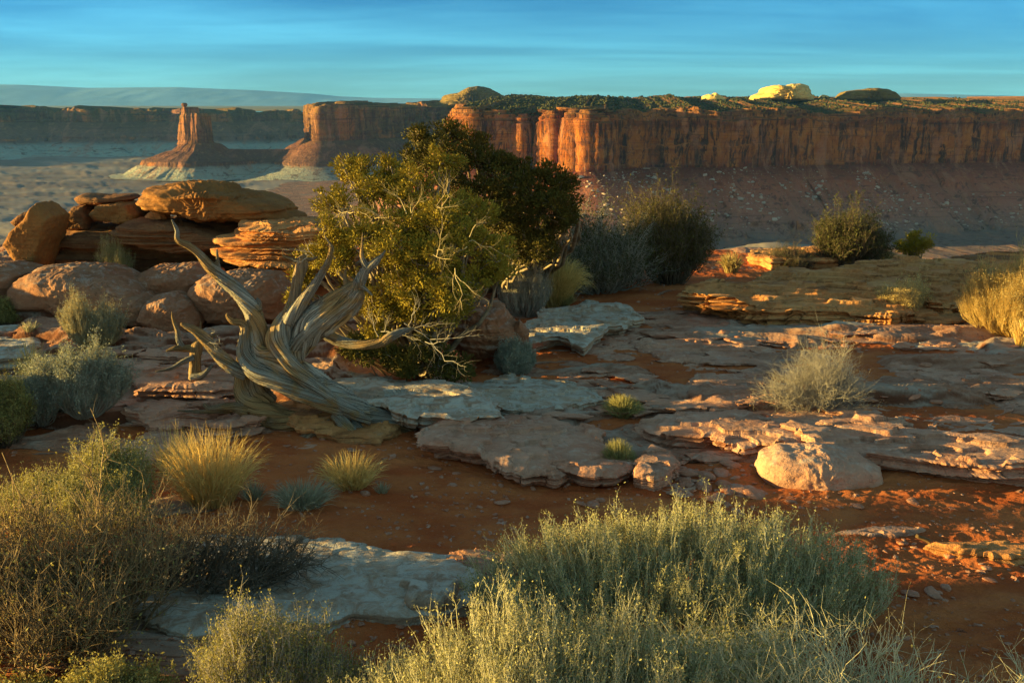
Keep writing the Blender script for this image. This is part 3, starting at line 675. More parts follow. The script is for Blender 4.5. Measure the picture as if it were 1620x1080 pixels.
# plain behind the canyon
def plain_mat():
    N = NT('far_plain_ground'); P = N.n('ShaderNodeNewGeometry').outputs['Position']
    a = N.noise(N.map(P, (.00035, .0009, 0)), 1.0, 6, .6, .6)
    return N.out(N.mix(N.step(a, .4, .6), (.13, .14, .06), (.24, .19, .11)), .95)
M['plain'] = plain_mat()
ys = np.array([9300, 12000, 16000, 22000, 30000, 42000, 58000.]); xs = np.linspace(-1.6, 1.6, 40)
x = xs[:, None] * ys[None]; y = ys[None] + 0 * x
tag(obj('far_plain', np.stack([x, y, -62 + 25 * noise(x * .0003, y * .0003)], -1), grid(40, 7)[:, ::-1], M['plain']), kind='structure')
# distant mountains, the blue of haze mixed into their rock colour
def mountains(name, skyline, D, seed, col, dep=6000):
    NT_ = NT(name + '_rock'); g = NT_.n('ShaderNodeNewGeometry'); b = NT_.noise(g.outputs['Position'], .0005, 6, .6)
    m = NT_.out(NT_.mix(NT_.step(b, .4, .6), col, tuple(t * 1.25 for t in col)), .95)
    px = np.array([a for a, _ in skyline], float); py = np.array([b for _, b in skyline], float)
    u = np.linspace(px[0], px[-1], 500); h = np.interp(u, px, py)
    top = np.array([A(a, b, D)[2] for a, b in zip(u, h)])
    s = np.linspace(-1, 1, 40); X = (u[:, None] - 810) / F * D * 1.0 + 0 * s; Y = D + s[None] * dep + 0 * X
    fo = (1 - np.abs(s) ** 1.2)[None]
    Z = -80 + (top[:, None] + 80) * fo + 35 * ridge(X * .0006 + seed, Y * .00025, 2, 3) * fo * (1 - fo) * 3
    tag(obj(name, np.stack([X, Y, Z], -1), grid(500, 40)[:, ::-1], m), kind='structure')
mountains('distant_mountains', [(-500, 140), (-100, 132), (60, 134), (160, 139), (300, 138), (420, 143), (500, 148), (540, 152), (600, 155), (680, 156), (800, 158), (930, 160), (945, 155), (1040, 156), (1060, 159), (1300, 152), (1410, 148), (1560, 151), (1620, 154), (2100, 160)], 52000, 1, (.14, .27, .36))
# domes standing on the plateaus
def dome(outline, D, dep, mat, label, seed, **k):
    return silrock(outline, D, dep, mat, label, name='sandstone_dome', category='rock dome', seed=seed, n=220, m=90, **k)
dome([(676, 175), (680, 164), (698, 163), (703, 152), (716, 149), (728, 147), (742, 139), (757, 137), (772, 140), (784, 147), (796, 153), (800, 159), (812, 165), (822, 175)], 6900, 260, 'domeshade', 'broad olive stepped dome on the skyline above the middle mesa', 61, e=.5, rough=.03, strata=14, sfreq=.05)
dome([(1109, 160), (1112, 152), (1120, 149), (1124, 151), (1131, 147), (1140, 151), (1147, 157), (1147, 163), (1110, 163)], 4300, 50, 'dome', 'smallest bright twin topped dome on the right mesa', 62, e=.5, rough=.06)
dome([(1188, 156), (1193, 150), (1202, 149), (1206, 141), (1222, 136), (1240, 137), (1250, 134), (1264, 133), (1275, 137), (1278, 148), (1282, 153), (1282, 160), (1190, 160)], 4400, 110, 'dome', 'largest bright yellow dome on the right mesa', 63, e=.5, rough=.09, face=.3, strata=5, sfreq=.07)
dome([(1325, 155), (1337, 145), (1350, 143), (1380, 140), (1400, 141), (1412, 147), (1420, 155), (1418, 160), (1328, 160)], 4500, 110, 'domeshade', 'low dark flat dome at the right of the bright domes', 64, e=.5, rough=.09, face=.3, strata=5, sfreq=.08)
dome([(1296, 155), (1302, 150), (1310, 152), (1312, 157), (1296, 158)], 4500, 30, 'dome', 'tiny pale knob between the bright dome and the low dark dome', 65)
dome([(876, 166), (890, 161), (906, 160), (922, 163), (926, 168), (876, 169)], 4300, 60, 'domeshade', 'low pale hump on the rim of the right mesa near its left end', 66)
dome([(760, 168), (775, 165), (800, 164), (850, 165), (860, 168), (760, 170)], 4000, 60, 'dome', 'thin pale ledge on the left end of the right mesa', 67)

# woodland on the right mesa and boulders in its scree: too many to count
def blobs(n, pos, r, seed, flat=.8):
    g = np.random.default_rng(seed)
    ico = []
    t = (1 + 5 ** .5) / 2
    ico = unit(np.array([[-1, t, 0], [1, t, 0], [-1, -t, 0], [1, -t, 0], [0, -1, t], [0, 1, t], [0, -1, -t], [0, 1, -t], [t, 0, -1], [t, 0, 1], [-t, 0, -1], [-t, 0, 1]]))
    fc = np.array([[0, 11, 5], [0, 5, 1], [0, 1, 7], [0, 7, 10], [0, 10, 11], [1, 5, 9], [5, 11, 4], [11, 10, 2], [10, 7, 6], [7, 1, 8], [3, 9, 4], [3, 4, 2], [3, 2, 6], [3, 6, 8], [3, 8, 9], [4, 9, 5], [2, 4, 11], [6, 2, 10], [8, 6, 7], [9, 8, 1]])
    sc = r[:, None, None] * (1 + .35 * g.normal(size=(n, 12, 1))) * np.array([1, 1, flat])
    st = 1 + .5 * g.normal(size=(n, 1, 3)) * .5
    a = g.uniform(0, 6.28, n); v = ico[None] * sc * st
    x = v[..., 0] * np.cos(a)[:, None] - v[..., 1] * np.sin(a)[:, None]; y = v[..., 0] * np.sin(a)[:, None] + v[..., 1] * np.cos(a)[:, None]
    v = np.stack([x, y, v[..., 2]], -1) + pos[:, None]
    return v.reshape(-1, 3), (fc[None] + np.arange(n)[:, None, None] * 12).reshape(-1, 3)

_TREE = None
def drop(o, P2, zstart=400):           # heights of a far mesh under plan points
    me = o.data; global _TREE
    from mathutils.bvhtree import BVHTree
    n = len(me.vertices); co = np.empty(n * 3, f32); me.vertices.foreach_get('co', co); co = co.reshape(-1, 3) + np.array(o.location, f32)
    t = _TREE = _TREE or BVHTree.FromPolygons([tuple(c) for c in co.tolist()], [tuple(p.vertices) for p in me.polygons])
    z = []
    for a in P2:
        h = t.ray_cast((a[0], a[1], zstart), (0, 0, -1)); z.append(h[0][2] if h[0] is not None else np.nan)
    return np.array(z)
g = np.random.default_rng(5)
N_ = 15000
dd = 3150 + 1700 * g.random(N_) ** 1.0; aa = g.uniform(740, 1780, N_); P2 = np.stack([(aa - 810) / F * dd, dd], 1)
z = drop(sr, P2); ok = ~np.isnan(z) & (z > -34) & (fbm(P2[:, 0] * .009, P2[:, 1] * .005, 1, 4) + .12 * g.normal(size=N_) > -.12)
P3 = np.concatenate([P2, z[:, None]], 1)[ok]; r = g.uniform(2.0, 4.6, len(P3)); P3[:, 2] += r * .6
v, fc = blobs(len(P3), P3, r, 6, .85)
tag(obj('pinyon_woodland', v, fc, M['woodland'], smooth=False), 'dark green scattered pinyon and juniper covering the top of the right mesa', 'woodland', kind='stuff')
N_ = 6000
aa = g.uniform(890, 1640, N_); dd = g.uniform(2850, 3400, N_); P2 = np.stack([(aa - 810) / F * dd, dd], 1)
z = drop(sr, P2); ok = ~np.isnan(z) & (z < -200) & (z > -388) & (fbm(P2[:, 0] * .006, P2[:, 1] * .006, 7, 3) + .25 * g.normal(size=N_) > -.02)
P3 = np.concatenate([P2, z[:, None]], 1)[ok]; r = 1.2 + 8 * g.random(len(P3)) ** 5
v, fc = blobs(len(P3), P3, r, 8, .5)
M['scree'] = rockmat('scree_stone', (.34, .25, .2), (.42, .33, .27), (.44, .38, .33), .05, .1, .4)
tag(obj('scree_boulders', v, fc, M['scree'], smooth=False), 'pale fallen blocks scattered over the scree slope below the right mesa wall', 'scree', kind='stuff')

# ---------------------------------------------------------------- plants
def curved(b, tip, K, g, bend=.15, droop=0.0, mid=None):
    n = len(b); t = np.linspace(0, 1, K)[None, :, None]
    L = np.linalg.norm(tip - b, axis=1)[:, None, None]
    c = (b + tip) / 2 if mid is None else mid
    c = c + g.normal(size=(n, 3)) * bend * L[:, 0]
    P = (1 - t) ** 2 * b[:, None] + 2 * t * (1 - t) * c[:, None] + t ** 2 * tip[:, None]
    P = P + g.normal(size=P.shape) * .02 * L * (t * (1 - t) * 4)
    P[..., 2] -= droop * (t[..., 0] ** 2) * L[..., 0]
    return P

def kids(P, r, m, g, t0, t1, Lm, up, spread, K=4, taper=.35, rr=.55):
    """m side twigs per parent branch"""
    N, Kp, _ = P.shape
    i = np.repeat(np.arange(N), m); t = g.uniform(t0, t1, N * m) * (Kp - 1)
    k = np.minimum(t.astype(int), Kp - 2); f = (t - k)[:, None]
    b = P[i, k] * (1 - f) + P[i, k + 1] * f
    T = unit(P[i, k + 1] - P[i, k]); rad = r[i, k] * rr
    D = unit(T + spread * unit(g.normal(size=T.shape)) + np.array([0, 0, up]))
    L = Lm * g.uniform(.5, 1.3, N * m)
    Q = curved(b, b + D * L[:, None], K, g, .14)
    return Q, rad[:, None] * np.linspace(1, taper, K)[None]

def bush(name, px, py, wpx, hpx, label, style, n=240, k1=9, k2=5, leaves=3, lmat='leafolive', tmat='twigtan', seed=0, dep=.8, lean=(0, 0), cat='shrub', group=None, r0=.006, leafs=.011, shape=.5, up=.5, D=None, spread=.8, top=1.0, l1=.34, l2=.16, base=None, lumpy=.3, kr=1.0, subs=3, lo=.62):
    g = np.random.default_rng(seed + 1000)
    b = G(px, py) if D is None else np.array([A(px, py, D)[0], D, zg1(A(px, py, D)[0], D)])
    if base is not None: b = np.array(base, float)
    sc = math.hypot(b[1], CZ - b[2]) / F; rx = wpx * sc / 2; h = hpx * sc; ry = rx * dep
    e = empty(name, b, label, cat, group)
    u = np.sqrt(g.random(n)); a = g.uniform(0, 2 * np.pi, n)
    x, y = u * np.cos(a), u * np.sin(a)
    lump = 1 + lumpy * noise(x * 2.2 + seed, y * 2.2, seed * 1.7) + lumpy * .6 * noise(x * 5 + seed, y * 5, seed * .7)
    if subs:                            # several leaning clumps make an uneven crown
        sk = g.integers(0, subs, n); sa = np.arange(subs) * 6.283 / subs + g.uniform(0, 6); so = g.uniform(.3, .6, subs); sr_ = g.uniform(.42, .68, subs); sh = g.uniform(.42, 1.0, subs); sh[0] = 1
        x = x * sr_[sk] + so[sk] * np.cos(sa[sk]); y = y * sr_[sk] + so[sk] * np.sin(sa[sk]); lump = lump * sh[sk]
    hz = h * (1 - u ** 2 * (1 - shape * .5)) ** .6 * g.uniform(lo, .96, n) * lump
    tip = b + np.stack([x * rx * .9 + lean[0] * h, y * ry * .9 + lean[1] * h, np.maximum(hz, .04)], 1)
    bs = b + np.stack([x * rx * .3, y * ry * .3, -.03 + 0 * x], 1)
    if wpx > 400: bs = b + np.stack([x * rx * .6, y * ry * .6, -.03 + 0 * x], 1)
    P = curved(bs, tip, 6, g, .1, mid=bs * .5 + tip * .5 + (tip - bs) * np.array([.12, .12, -.12]))
    r = (r0 * g.uniform(.7, 1.3, n))[:, None] * np.linspace(1, .35, 6)[None]
    parts = [tubes(P, r)]
    Q, rq = kids(P, r, k1, g, .35, 1, h * l1, up, spread, rr=.62 * kr); parts.append(tubes(Q, rq))
    S, rs = kids(Q, rq, k2, g, .2, 1, h * l2, up * .6, spread * 1.1, 3, rr=.75, taper=.25); parts.append(tubes(S, rs))
    v, f = cat2(parts); v[:, 2] = np.maximum(v[:, 2], b[2] - .05)
    obj('branches', v, f, M[tmat], e)
    if leaves:
        T = np.concatenate([Q.reshape(-1, 4, 3)[:, 1:].reshape(-1, 3), S.reshape(-1, 3)])
        i = g.integers(0, len(T), int(len(T) * leaves)); Pn = T[i] + g.normal(size=(len(i), 3)) * .012
        d = unit(g.normal(size=(len(i), 3)) + np.array([0, 0, .5]))
        L = leafs * g.uniform(.6, 1.5, len(i)); s_ = unit(np.cross(d, g.normal(size=d.shape)))
        v, f = quads(Pn, s_ * (L * .35)[:, None], d * L[:, None] * 1.5)
        obj('leaves', v, f, M[lmat], e)
    return e
def cat2(parts): return cat(parts)

def tuft(px, py, wpx, hpx, label, mat='grassgold', n=500, seed=0, name='grass_tuft', category='grass tuft', stiff=.5, w=.0028, D=None, group=None, fine=True, dep=.9, droop=.25, ball=False):
    g = np.random.default_rng(seed + 2000)
    b = G(px, py) if D is None else np.array([A(px, py, D)[0], D, zg1(A(px, py, D)[0], D)])
    sc = math.hypot(b[1], CZ - b[2]) / F; rx = wpx * sc / 2; h = hpx * sc
    a = g.uniform(0, 2 * np.pi, n); u = g.random(n) ** .6
    bs = b + np.stack([u * np.cos(a) * rx * .35, u * np.sin(a) * rx * .35 * dep, 0 * a - .02], 1)
    H = h * g.uniform(.45, 1.05, n) * (1 - .45 * u ** 2)
    if ball: H = h * np.sqrt(1 - (u * .93) ** 2) * g.uniform(.7, 1.05, n)
    tip = b + np.stack([u * np.cos(a + g.normal(size=n) * .3) * rx, u * np.sin(a) * rx * dep, H], 1)
    mid = bs * .5 + tip * .5 + np.stack([0 * a, 0 * a, h * stiff * .5 * u], 1)
    P = curved(bs, tip, 6, g, .06, droop=droop * .3, mid=mid)
    side = unit(np.cross(np.gradient(P, axis=1), g.normal(size=(n, 1, 3))))
    ww = w * sc * 160 * g.uniform(.6, 1.3, n)[:, None] * np.array([1, 1, .95, .8, .5, .12])[None]
    v = np.stack([P - side * ww[..., None], P + side * ww[..., None]], 2).reshape(-1, 3)
    q = np.arange(n)[:, None, None] * 12 + np.arange(5)[None, :, None] * 2 + np.array([0, 1, 3, 2])[None, None]
    o = obj(name, v, q.reshape(-1, 4), M[mat], base=b)
    return tag(o, label, category, group)

for i, (a, b_, c, d_, D_, dp) in enumerate([(-480, -60, 600, 740, 8.2, .9), (-700, -150, 500, 640, 10.6, .8), (-620, -110, 425, 560, 13.0, .7)]):  # out-of-view rock masses, added and sized to shade the ground
    u_ = [(a, d_), (a + 20, c + 30), ((a + b_) / 2, c), (b_ - 40, c + 25), (b_, (c + d_) / 2), (b_ - 10, d_)]
    silrock(u_, D_, dp, 'brown', ['low unseen rock mass added to cast shadow beside the dead tree', 'long unseen rock mass added to cast shadow left of the boulder row', 'unseen rock mass added to cast shadow left of the rock stack'][i], name='layered_rock', category='rock', seed=80 + i, e=.4, rough=.09, strata=.08, sfreq=9, n=260, m=90)

# ---- foreground bushes
bush('blackbrush', 1075, 985, 720, 160, 'largest round olive green bush in the foreground, its top edge lit by the low sun', 0, n=560, k1=7, k2=4, leaves=1.7, leafs=.0085, kr=1.5, lumpy=.35, spread=.6, subs=0, lo=.78, lmat='leafpale', tmat='twigpale', seed=1, dep=.45, r0=.005, l1=.22, l2=.12, up=1.0)
bush('blackbrush', 850, 1230, 600, 215, 'yellow green bush at the bottom centre in front of the largest bush', 0, n=560, k1=7, k2=4, leaves=1.7, lmat='leafpale', leafs=.0085, kr=1.5, lumpy=.35, spread=.6, subs=0, lo=.78, tmat='twigpale', seed=2, dep=.5, r0=.005, l1=.28, l2=.14, up=1.0)
bush('blackbrush', 455, 1150, 380, 185, 'blue green bush at the bottom, left of the yellow green one', 0, n=400, k1=7, k2=4, leaves=1.7, leafs=.0085, kr=1.5, lumpy=.4, spread=.55, tmat='twiggrey', lmat='leafolive', seed=3, dep=.6, r0=.005, l1=.3, l2=.15, up=1.0)
bush('bare_bush', 1400, 1250, 760, 210, 'sparse leafless bush with crooked tan twigs along the bottom right edge', 0, n=170, k1=6, k2=4, leaves=.12, tmat='twigpale', seed=4, dep=.4, r0=.009, l1=.4, l2=.22, up=.35, spread=1.0)
bush('bare_bush', 1120, 1190, 420, 200, 'tangle of pale bare twigs below the largest bush', 0, n=260, k1=8, k2=5, leaves=.5, tmat='twigpale', seed=5, dep=.4, r0=.007, l1=.34, l2=.18, up=.4, spread=1.0)
bush('dry_bush', 60, 1010, 500, 232, 'big dark dry bush filling the left foreground', 0, n=280, k1=7, k2=4, leaves=.2, leafs=.012, kr=1.3, lumpy=.5, subs=4, tmat='twigbrown', lmat='leafolive', seed=6, dep=.6, r0=.008, l1=.3, l2=.16, up=.35, spread=.9)
bush('leafy_bush', 130, 835, 300, 115, 'green leafed bush behind the big dry bush, tips lit yellow', 0, n=520, k1=9, k2=4, leaves=2.0, tmat='twigpale', seed=7, dep=.6, r0=.005, up=1.0)
bush('leafy_bush', 90, 1160, 420, 90, 'low sprigs of green bush in the bottom left corner', 0, n=260, k1=7, k2=4, leaves=2.0, tmat='twigtan', seed=8, dep=.5, r0=.004, up=1.0)
bush('bare_bush', 300, 935, 330, 105, 'low dead bush with black bare branches in front of the pale slab', 0, n=70, k1=7, k2=5, leaves=0, tmat='twigdark', seed=9, dep=.5, subs=0, r0=.011, l1=.55, l2=.3, up=.15, spread=1.0, lean=(.5, 0), shape=1)
# ---- grasses and small shrubs
tuft(335, 794, 200, 135, 'golden sunlit bunch of grass below the dead tree', n=1300, seed=1, w=.0026)
tuft(275, 745, 110, 95, 'thin golden grass stalks left of the sunlit bunch', n=220, seed=2)
tuft(555, 768, 130, 66, 'golden grass tuft right of the sunlit bunch below the tree roots', n=700, seed=3)
tuft(480, 800, 130, 52, 'low grey grass clump on the red sand below the dead tree', mat='grassgrey', n=700, seed=4)
tuft(400, 790, 60, 40, 'small grey grass clump at the right foot of the sunlit bunch', mat='grassgrey', n=250, seed=5)
tuft(605, 778, 36, 22, 'tiny pale tuft alone on the red sand', mat='grassgrey', n=120, seed=6)
tuft(55, 605, 80, 80, 'tall sparse golden grass at the left edge', n=260, seed=7, stiff=.9)
bush('sage_bush', 135, 655, 140, 95, 'bluish grey sage bush at the left', 0, n=260, k1=9, k2=4, leaves=2.5, lmat='leafsage', tmat='twiggrey', seed=10, r0=.005, up=1.2, spread=.5)
bush('sage_bush', 62, 672, 110, 90, 'grey green sage bush between the golden grass and the blue sage', 0, n=240, k1=9, k2=4, leaves=2.0, lmat='leafsage', tmat='twiggrey', seed=11, r0=.005, up=1.0)
bush('olive_bush', 8, 700, 100, 100, 'dark olive bush cut by the left edge', 0, n=260, k1=9, k2=4, leaves=3, lmat='leafolive', tmat='twigdark', seed=12, up=1.2, spread=.5)
bush('grey_bush', 150, 545, 110, 76, 'grey tan bush in front of the longest round boulder', 0, n=300, k1=8, k2=3, leaves=.5, lmat='leafsage', tmat='twigtan', seed=13, r0=.006, up=1.2, spread=.5)
tuft(48, 520, 40, 20, 'tiny tuft beneath the longest round boulder', mat='grassgrey', n=120, seed=8)
bush('grey_bush', 184, 432, 60, 66, 'grey bush growing in front of the rock stack', 0, n=220, k1=8, k2=3, leaves=.6, lmat='leafolive', tmat='twigtan', seed=14, r0=.006, up=1.2, spread=.5, D=14.6)
tuft(363, 435, 34, 30, 'tiny tuft between the round boulders and the golden layers', mat='grasstan', n=160, seed=9, D=14.6)
bush('olive_bush', 0, 450, 36, 36, 'small dark bush on the boulder at the left edge', 0, n=100, k1=7, k2=3, leaves=3, seed=15, tmat='twigdark', D=12.8)
bush('sage_bush', 815, 592, 66, 50, 'small round silver sage alone beside the juniper', 0, n=240, k1=9, k2=4, leaves=2.0, lmat='leafsage', tmat='twiggrey', seed=16, r0=.004, up=1.2, spread=.5)
bush('grey_bush', 828, 500, 95, 76, 'grey bush left of the golden grass beside the juniper', 0, n=300, k1=9, k2=3, leaves=.3, lmat='leafsage', tmat='twiggrey', seed=17, r0=.006, up=1.4, spread=.45)
tuft(874, 482, 140, 96, 'broad golden grass clump between juniper and dark shrubs', n=1500, seed=10, stiff=.9)
tuft(890, 484, 52, 30, 'greenish grass tuft at the foot of the broad golden clump', mat='grassgreen', n=350, seed=11)
tuft(985, 658, 78, 40, 'upper of two round green grass cushions on the pink slabs', mat='grassgreen', n=1100, seed=12, ball=True, name='grass_cushion')
tuft(978, 738, 66, 52, 'lower of two round green grass cushions on the pink slabs', mat='grassgreen', n=1100, seed=13, ball=True, name='grass_cushion')
tuft(840, 750, 36, 28, 'small green tuft at the front edge of the large pink slab', mat='grassgreen', n=160, seed=14)
tuft(986, 756, 32, 18, 'tiny silvery plant below the lower grass cushion', mat='grassgrey', n=160, seed=15, ball=True)
bush('bare_bush', 1290, 645, 210, 95, 'grey leafless round bush on the open red ground', 0, n=150, k1=7, k2=5, leaves=0, lumpy=.5, kr=1.2, tmat='twiggrey', seed=18, dep=.8, r0=.005, l1=.36, l2=.2, up=.3, spread=1.0)
bush('yellow_bush', 1422, 508, 110, 62, 'yellow bush in front of the layered ledge', 0, n=300, k1=9, k2=3, leaves=.8, lmat='grassgold', tmat='twigtan', seed=19, r0=.006, up=1.0, spread=.6)
bush('yellow_bush', 1605, 530, 180, 108, 'big yellow sunlit bush at the right edge', 0, n=600, k1=10, k2=4, leaves=.8, lmat='grasstan', tmat='grassgold', seed=20, lumpy=.6, kr=1.3, r0=.006, up=1.4, spread=.45)
tuft(1615, 548, 40, 55, 'golden grass in front of the big yellow bush', n=300, seed=16, stiff=.9)
bush('grey_bush', 1530, 470, 50, 45, 'dark grey bush between the two yellow bushes', 0, n=160, k1=8, k2=3, leaves=.5, lmat='leafdark', tmat='twigdark', seed=21)
tuft(1157, 424, 50, 42, 'olive grass clump left of the dark rim shrub', mat='grasstan', n=400, seed=17, stiff=.9, D=18.2)
tuft(1390, 410, 70, 34, 'pale grass clump right of the dark rim shrub', mat='grasstan', n=400, seed=18, stiff=.9, D=19.2)
tuft(1365, 512, 26, 30, 'small grass stalks before the golden ledge', mat='grasstan', n=30, seed=19)
bush('rim_shrub', 950, 447, 185, 112, 'dark shrub next to the juniper, left of the taller rim shrub', 0, n=200, k1=9, k2=6, leaves=1.2, lmat='leafdark', tmat='twiggrey', seed=22, dep=.7, r0=.012, leafs=.02, up=.5, D=16.2, shape=1, lumpy=.7, subs=5, l1=.4, l2=.16)
bush('rim_shrub', 1062, 440, 145, 128, 'tall dark shrub with yellow lit top at the rim', 0, n=200, k1=9, k2=6, leaves=1.2, lmat='leafjund', tmat='twigdark', seed=23, dep=.7, r0=.013, leafs=.02, up=.6, D=16.9, shape=1, lumpy=.7, subs=5, l1=.4, l2=.16)
bush('rim_shrub', 1330, 418, 120, 78, 'dark bushy shrub standing alone on the rim behind the ledge', 0, n=200, k1=9, k2=6, leaves=1.2, lmat='leafdark', tmat='twigdark', seed=24, dep=.7, r0=.012, leafs=.02, up=.6, D=19.0, shape=1, lean=(.15, 0), lumpy=.7, subs=5, l1=.4, l2=.16)
bush('rim_shrub', 1250, 420, 90, 34, 'low twiggy shrub at the left foot of the lone rim shrub', 0, n=200, k1=9, k2=6, leaves=.3, lmat='leafdark', tmat='twigdark', seed=25, r0=.01, D=18.8, lumpy=.7, subs=5, l1=.4, l2=.16)

# ---------------------------------------------------------------- junipers
def spline(pts, K):
    p = np.asarray(pts, float); n = len(p)
    d = np.concatenate([[0], np.cumsum(np.linalg.norm(np.diff(p[:, :3], axis=0), axis=1) ** .5)])
    t = np.linspace(0, d[-1], K); out = []
    m = np.zeros_like(p); m[1:-1] = (p[2:] - p[:-2]) / (d[2:] - d[:-2])[:, None]; m[0] = (p[1] - p[0]) / (d[1] - d[0]); m[-1] = (p[-1] - p[-2]) / (d[-1] - d[-2])
    i = np.clip(np.searchsorted(d, t, 'right') - 1, 0, n - 2); h = (d[i + 1] - d[i])[:, None]; s = ((t - d[i]) / h[:, 0])[:, None]
    return (2 * s ** 3 - 3 * s ** 2 + 1) * p[i] + (s ** 3 - 2 * s ** 2 + s) * h * m[i] + (-2 * s ** 3 + 3 * s ** 2) * p[i + 1] + (s ** 3 - s ** 2) * h * m[i + 1]

def limb_mesh(P, r, seed=0, sides=40, twist=2.0, rid=.22, freq=1.6, squash=1.0, knots=.12):
    """a weathered limb: fluted, twisted cross-section along the path P"""
    K = len(P); T = unit(np.gradient(P, axis=0))
    U = np.zeros_like(P); u = np.cross(T[0], [0, 1, 0]); u = u / (np.linalg.norm(u) + 1e-9)
    for k in range(K):
        u = u - T[k] * np.dot(u, T[k]); u = u / (np.linalg.norm(u) + 1e-9); U[k] = u
    V = np.cross(T, U)
    s = np.concatenate([[0], np.cumsum(np.linalg.norm(np.diff(P, axis=0), axis=1))])
    a = np.linspace(0, 2 * np.pi, sides, endpoint=False)
    th = a[None] + twist * s[:, None] / .6 + .5 * noise(s * 2.2 + seed, seed, 0)[:, None]
    c, sn = np.cos(th), np.sin(th)
    rd = ridge(c * freq + seed, sn * freq, s[:, None] * .7, 3)
    rd2 = noise(c * freq * 3.4 + seed, sn * freq * 3.4, s[:, None] * 1.3) * .6 + noise(c * freq * 8 + seed, sn * freq * 8, s[:, None] * 2.5) * .45
    kn = noise(c * .9, sn * .9 + seed, s[:, None] * 5)
    rr = r[:, None] * (1 + rid * (rd - .35) + rid * .8 * rd2 + knots * kn)
    v = P[:, None] + rr[..., None] * (np.cos(a)[None, :, None] * U[:, None] * squash + np.sin(a)[None, :, None] * V[:, None])
    gr = np.stack([c * 3.2 + seed, sn * 3.2, s[:, None] * 1.6 + 0 * c], -1)
    v = np.concatenate([v.reshape(-1, 3), P[-1:] + T[-1:] * r[-1] * .8, P[:1]]); gr = np.concatenate([gr.reshape(-1, 3), gr[-1, :1], gr[0, :1]])
    k = np.arange(K - 1)[:, None] * sides; j = np.arange(sides)[None]; j2 = (j + 1) % sides
    q = np.stack([k + j, k + j2, k + j2 + sides, k + j + sides], -1).reshape(-1, 4)
    e = (K - 1) * sides; j = np.arange(sides)
    tri = np.concatenate([np.stack([e + j, e + (j + 1) % sides, np.full(sides, K * sides)], 1), np.stack([(j + 1) % sides, j, np.full(sides, K * sides + 1)], 1)])
    return v, q, tri, gr

def limbs(name, specs, D0, mat, parent, seed=0, **kw):
    """specs: list of point lists (px, py, nearer/farther, radius px) -> one mesh"""
    vs, qs, ts, gs, o = [], [], [], [], 0
    for i, sp in enumerate(specs):
        P4 = np.array([np.append(A(px, py, D0 + dy), rp * (D0 + dy) / F) for px, py, dy, rp in sp])
        L = np.linalg.norm(np.diff(P4[:, :3], axis=0), axis=1).sum()
        S = spline(P4, max(10, int(L / .012))); 
        v, q, t, g_ = limb_mesh(S[:, :3], np.maximum(S[:, 3], .002), seed + i * 3.7, **kw)
        vs.append(v); qs.append(q + o); ts.append(t + o); gs.append(g_); o += len(v)
    return obj(name, np.concatenate(vs), [np.concatenate(qs), np.concatenate(ts)], M[mat], parent, attrs={'grain': np.concatenate(gs)})

def foliage(cl, seed, sub=21, per=50, L=.042, wd=.0085):
    """cl: (x, y, z, r) clumps -> sprigs gathered in small tufts"""
    g = np.random.default_rng(seed); V, Fc, o, tw = [], [], 0, []
    for c in cl:
        n1 = max(4, int(sub * (c[3] / .28) ** 2)); d = unit(g.normal(size=(n1, 3))); d[:, 2] *= .85
        c1 = c[:3] + d * (c[3] * g.uniform(.25, 1.22, n1) ** .9)[:, None]; r1 = .095 * g.uniform(.6, 1.3, n1)
        tw.append(np.stack([np.repeat(c[None, :3], n1, 0) - [0, 0, c[3] * .3], c1], 1))
        i = np.repeat(np.arange(n1), per); dd = unit(g.normal(size=(len(i), 3))); rr = (g.random(len(i)) ** .5) * r1[i]
        P = c1[i] + dd * rr[:, None] * np.array([1, 1, .75])
        D = unit(dd * .7 + unit(c1[i] - c[:3]) * .7 + np.array([0, 0, .45]) + .35 * g.normal(size=dd.shape))
        v, f = cones(P, D, L * g.uniform(.6, 1.4, len(i)), wd * g.uniform(.7, 1.3, len(i)))
        V.append(v); Fc.append(f + o); o += len(v)
    return np.concatenate(V), np.concatenate(Fc), np.concatenate(tw)

def juniper(label, base, D0, clumps, lm, seed, nlimb=True, deadtwigs=0, r0=.06):
    b = base; e = empty('juniper_tree', b, label, 'juniper'); g = np.random.default_rng(seed)
    cl = []
    for px, py, dy, rp in clumps:
        p = A(px, py, D0 + dy); R0 = rp * (D0 + dy) / F
        cl.append(np.append(p, R0 * .9))
        for k in range(4):
            dd = unit(g.normal(size=3)); cl.append(np.append(p + dd * R0 * .6 * np.array([1, 1.2, .8]), R0 * g.uniform(.45, .7)))
    cl = np.array(cl); cl = cl[cl[:, 2] > zg1(b[0], b[1]) + .05]
    v, f, tw = foliage(cl, seed)
    obj('crown', v, f, M[lm], e, smooth=False)
    m = len(cl); B = np.repeat(b[None], m, 0) + g.normal(size=(m, 3)) * .05
    mid = B * .45 + cl[:, :3] * .55; mid[:, 2] -= .10; mid[:, :2] = B[:, :2] * .5 + cl[:, :2] * .5
    P = curved(B, cl[:, :3], 9, g, .12, mid=mid); P = P + np.cumsum(g.normal(size=P.shape) * .016, 1)
    r = np.linspace(1, .18, 9)[None] * (r0 * g.uniform(.35, .9, m))[:, None]
    P2 = curved(tw[:, 0], tw[:, 1], 4, g, .15); r2 = np.linspace(1, .4, 4)[None] * np.full((len(tw), 1), .0075)
    v, f = cat([tubes(P, r, 6), tubes(P2, r2)])
    obj('limbs', v, f, M['twigbark'], e)
    return e, cl

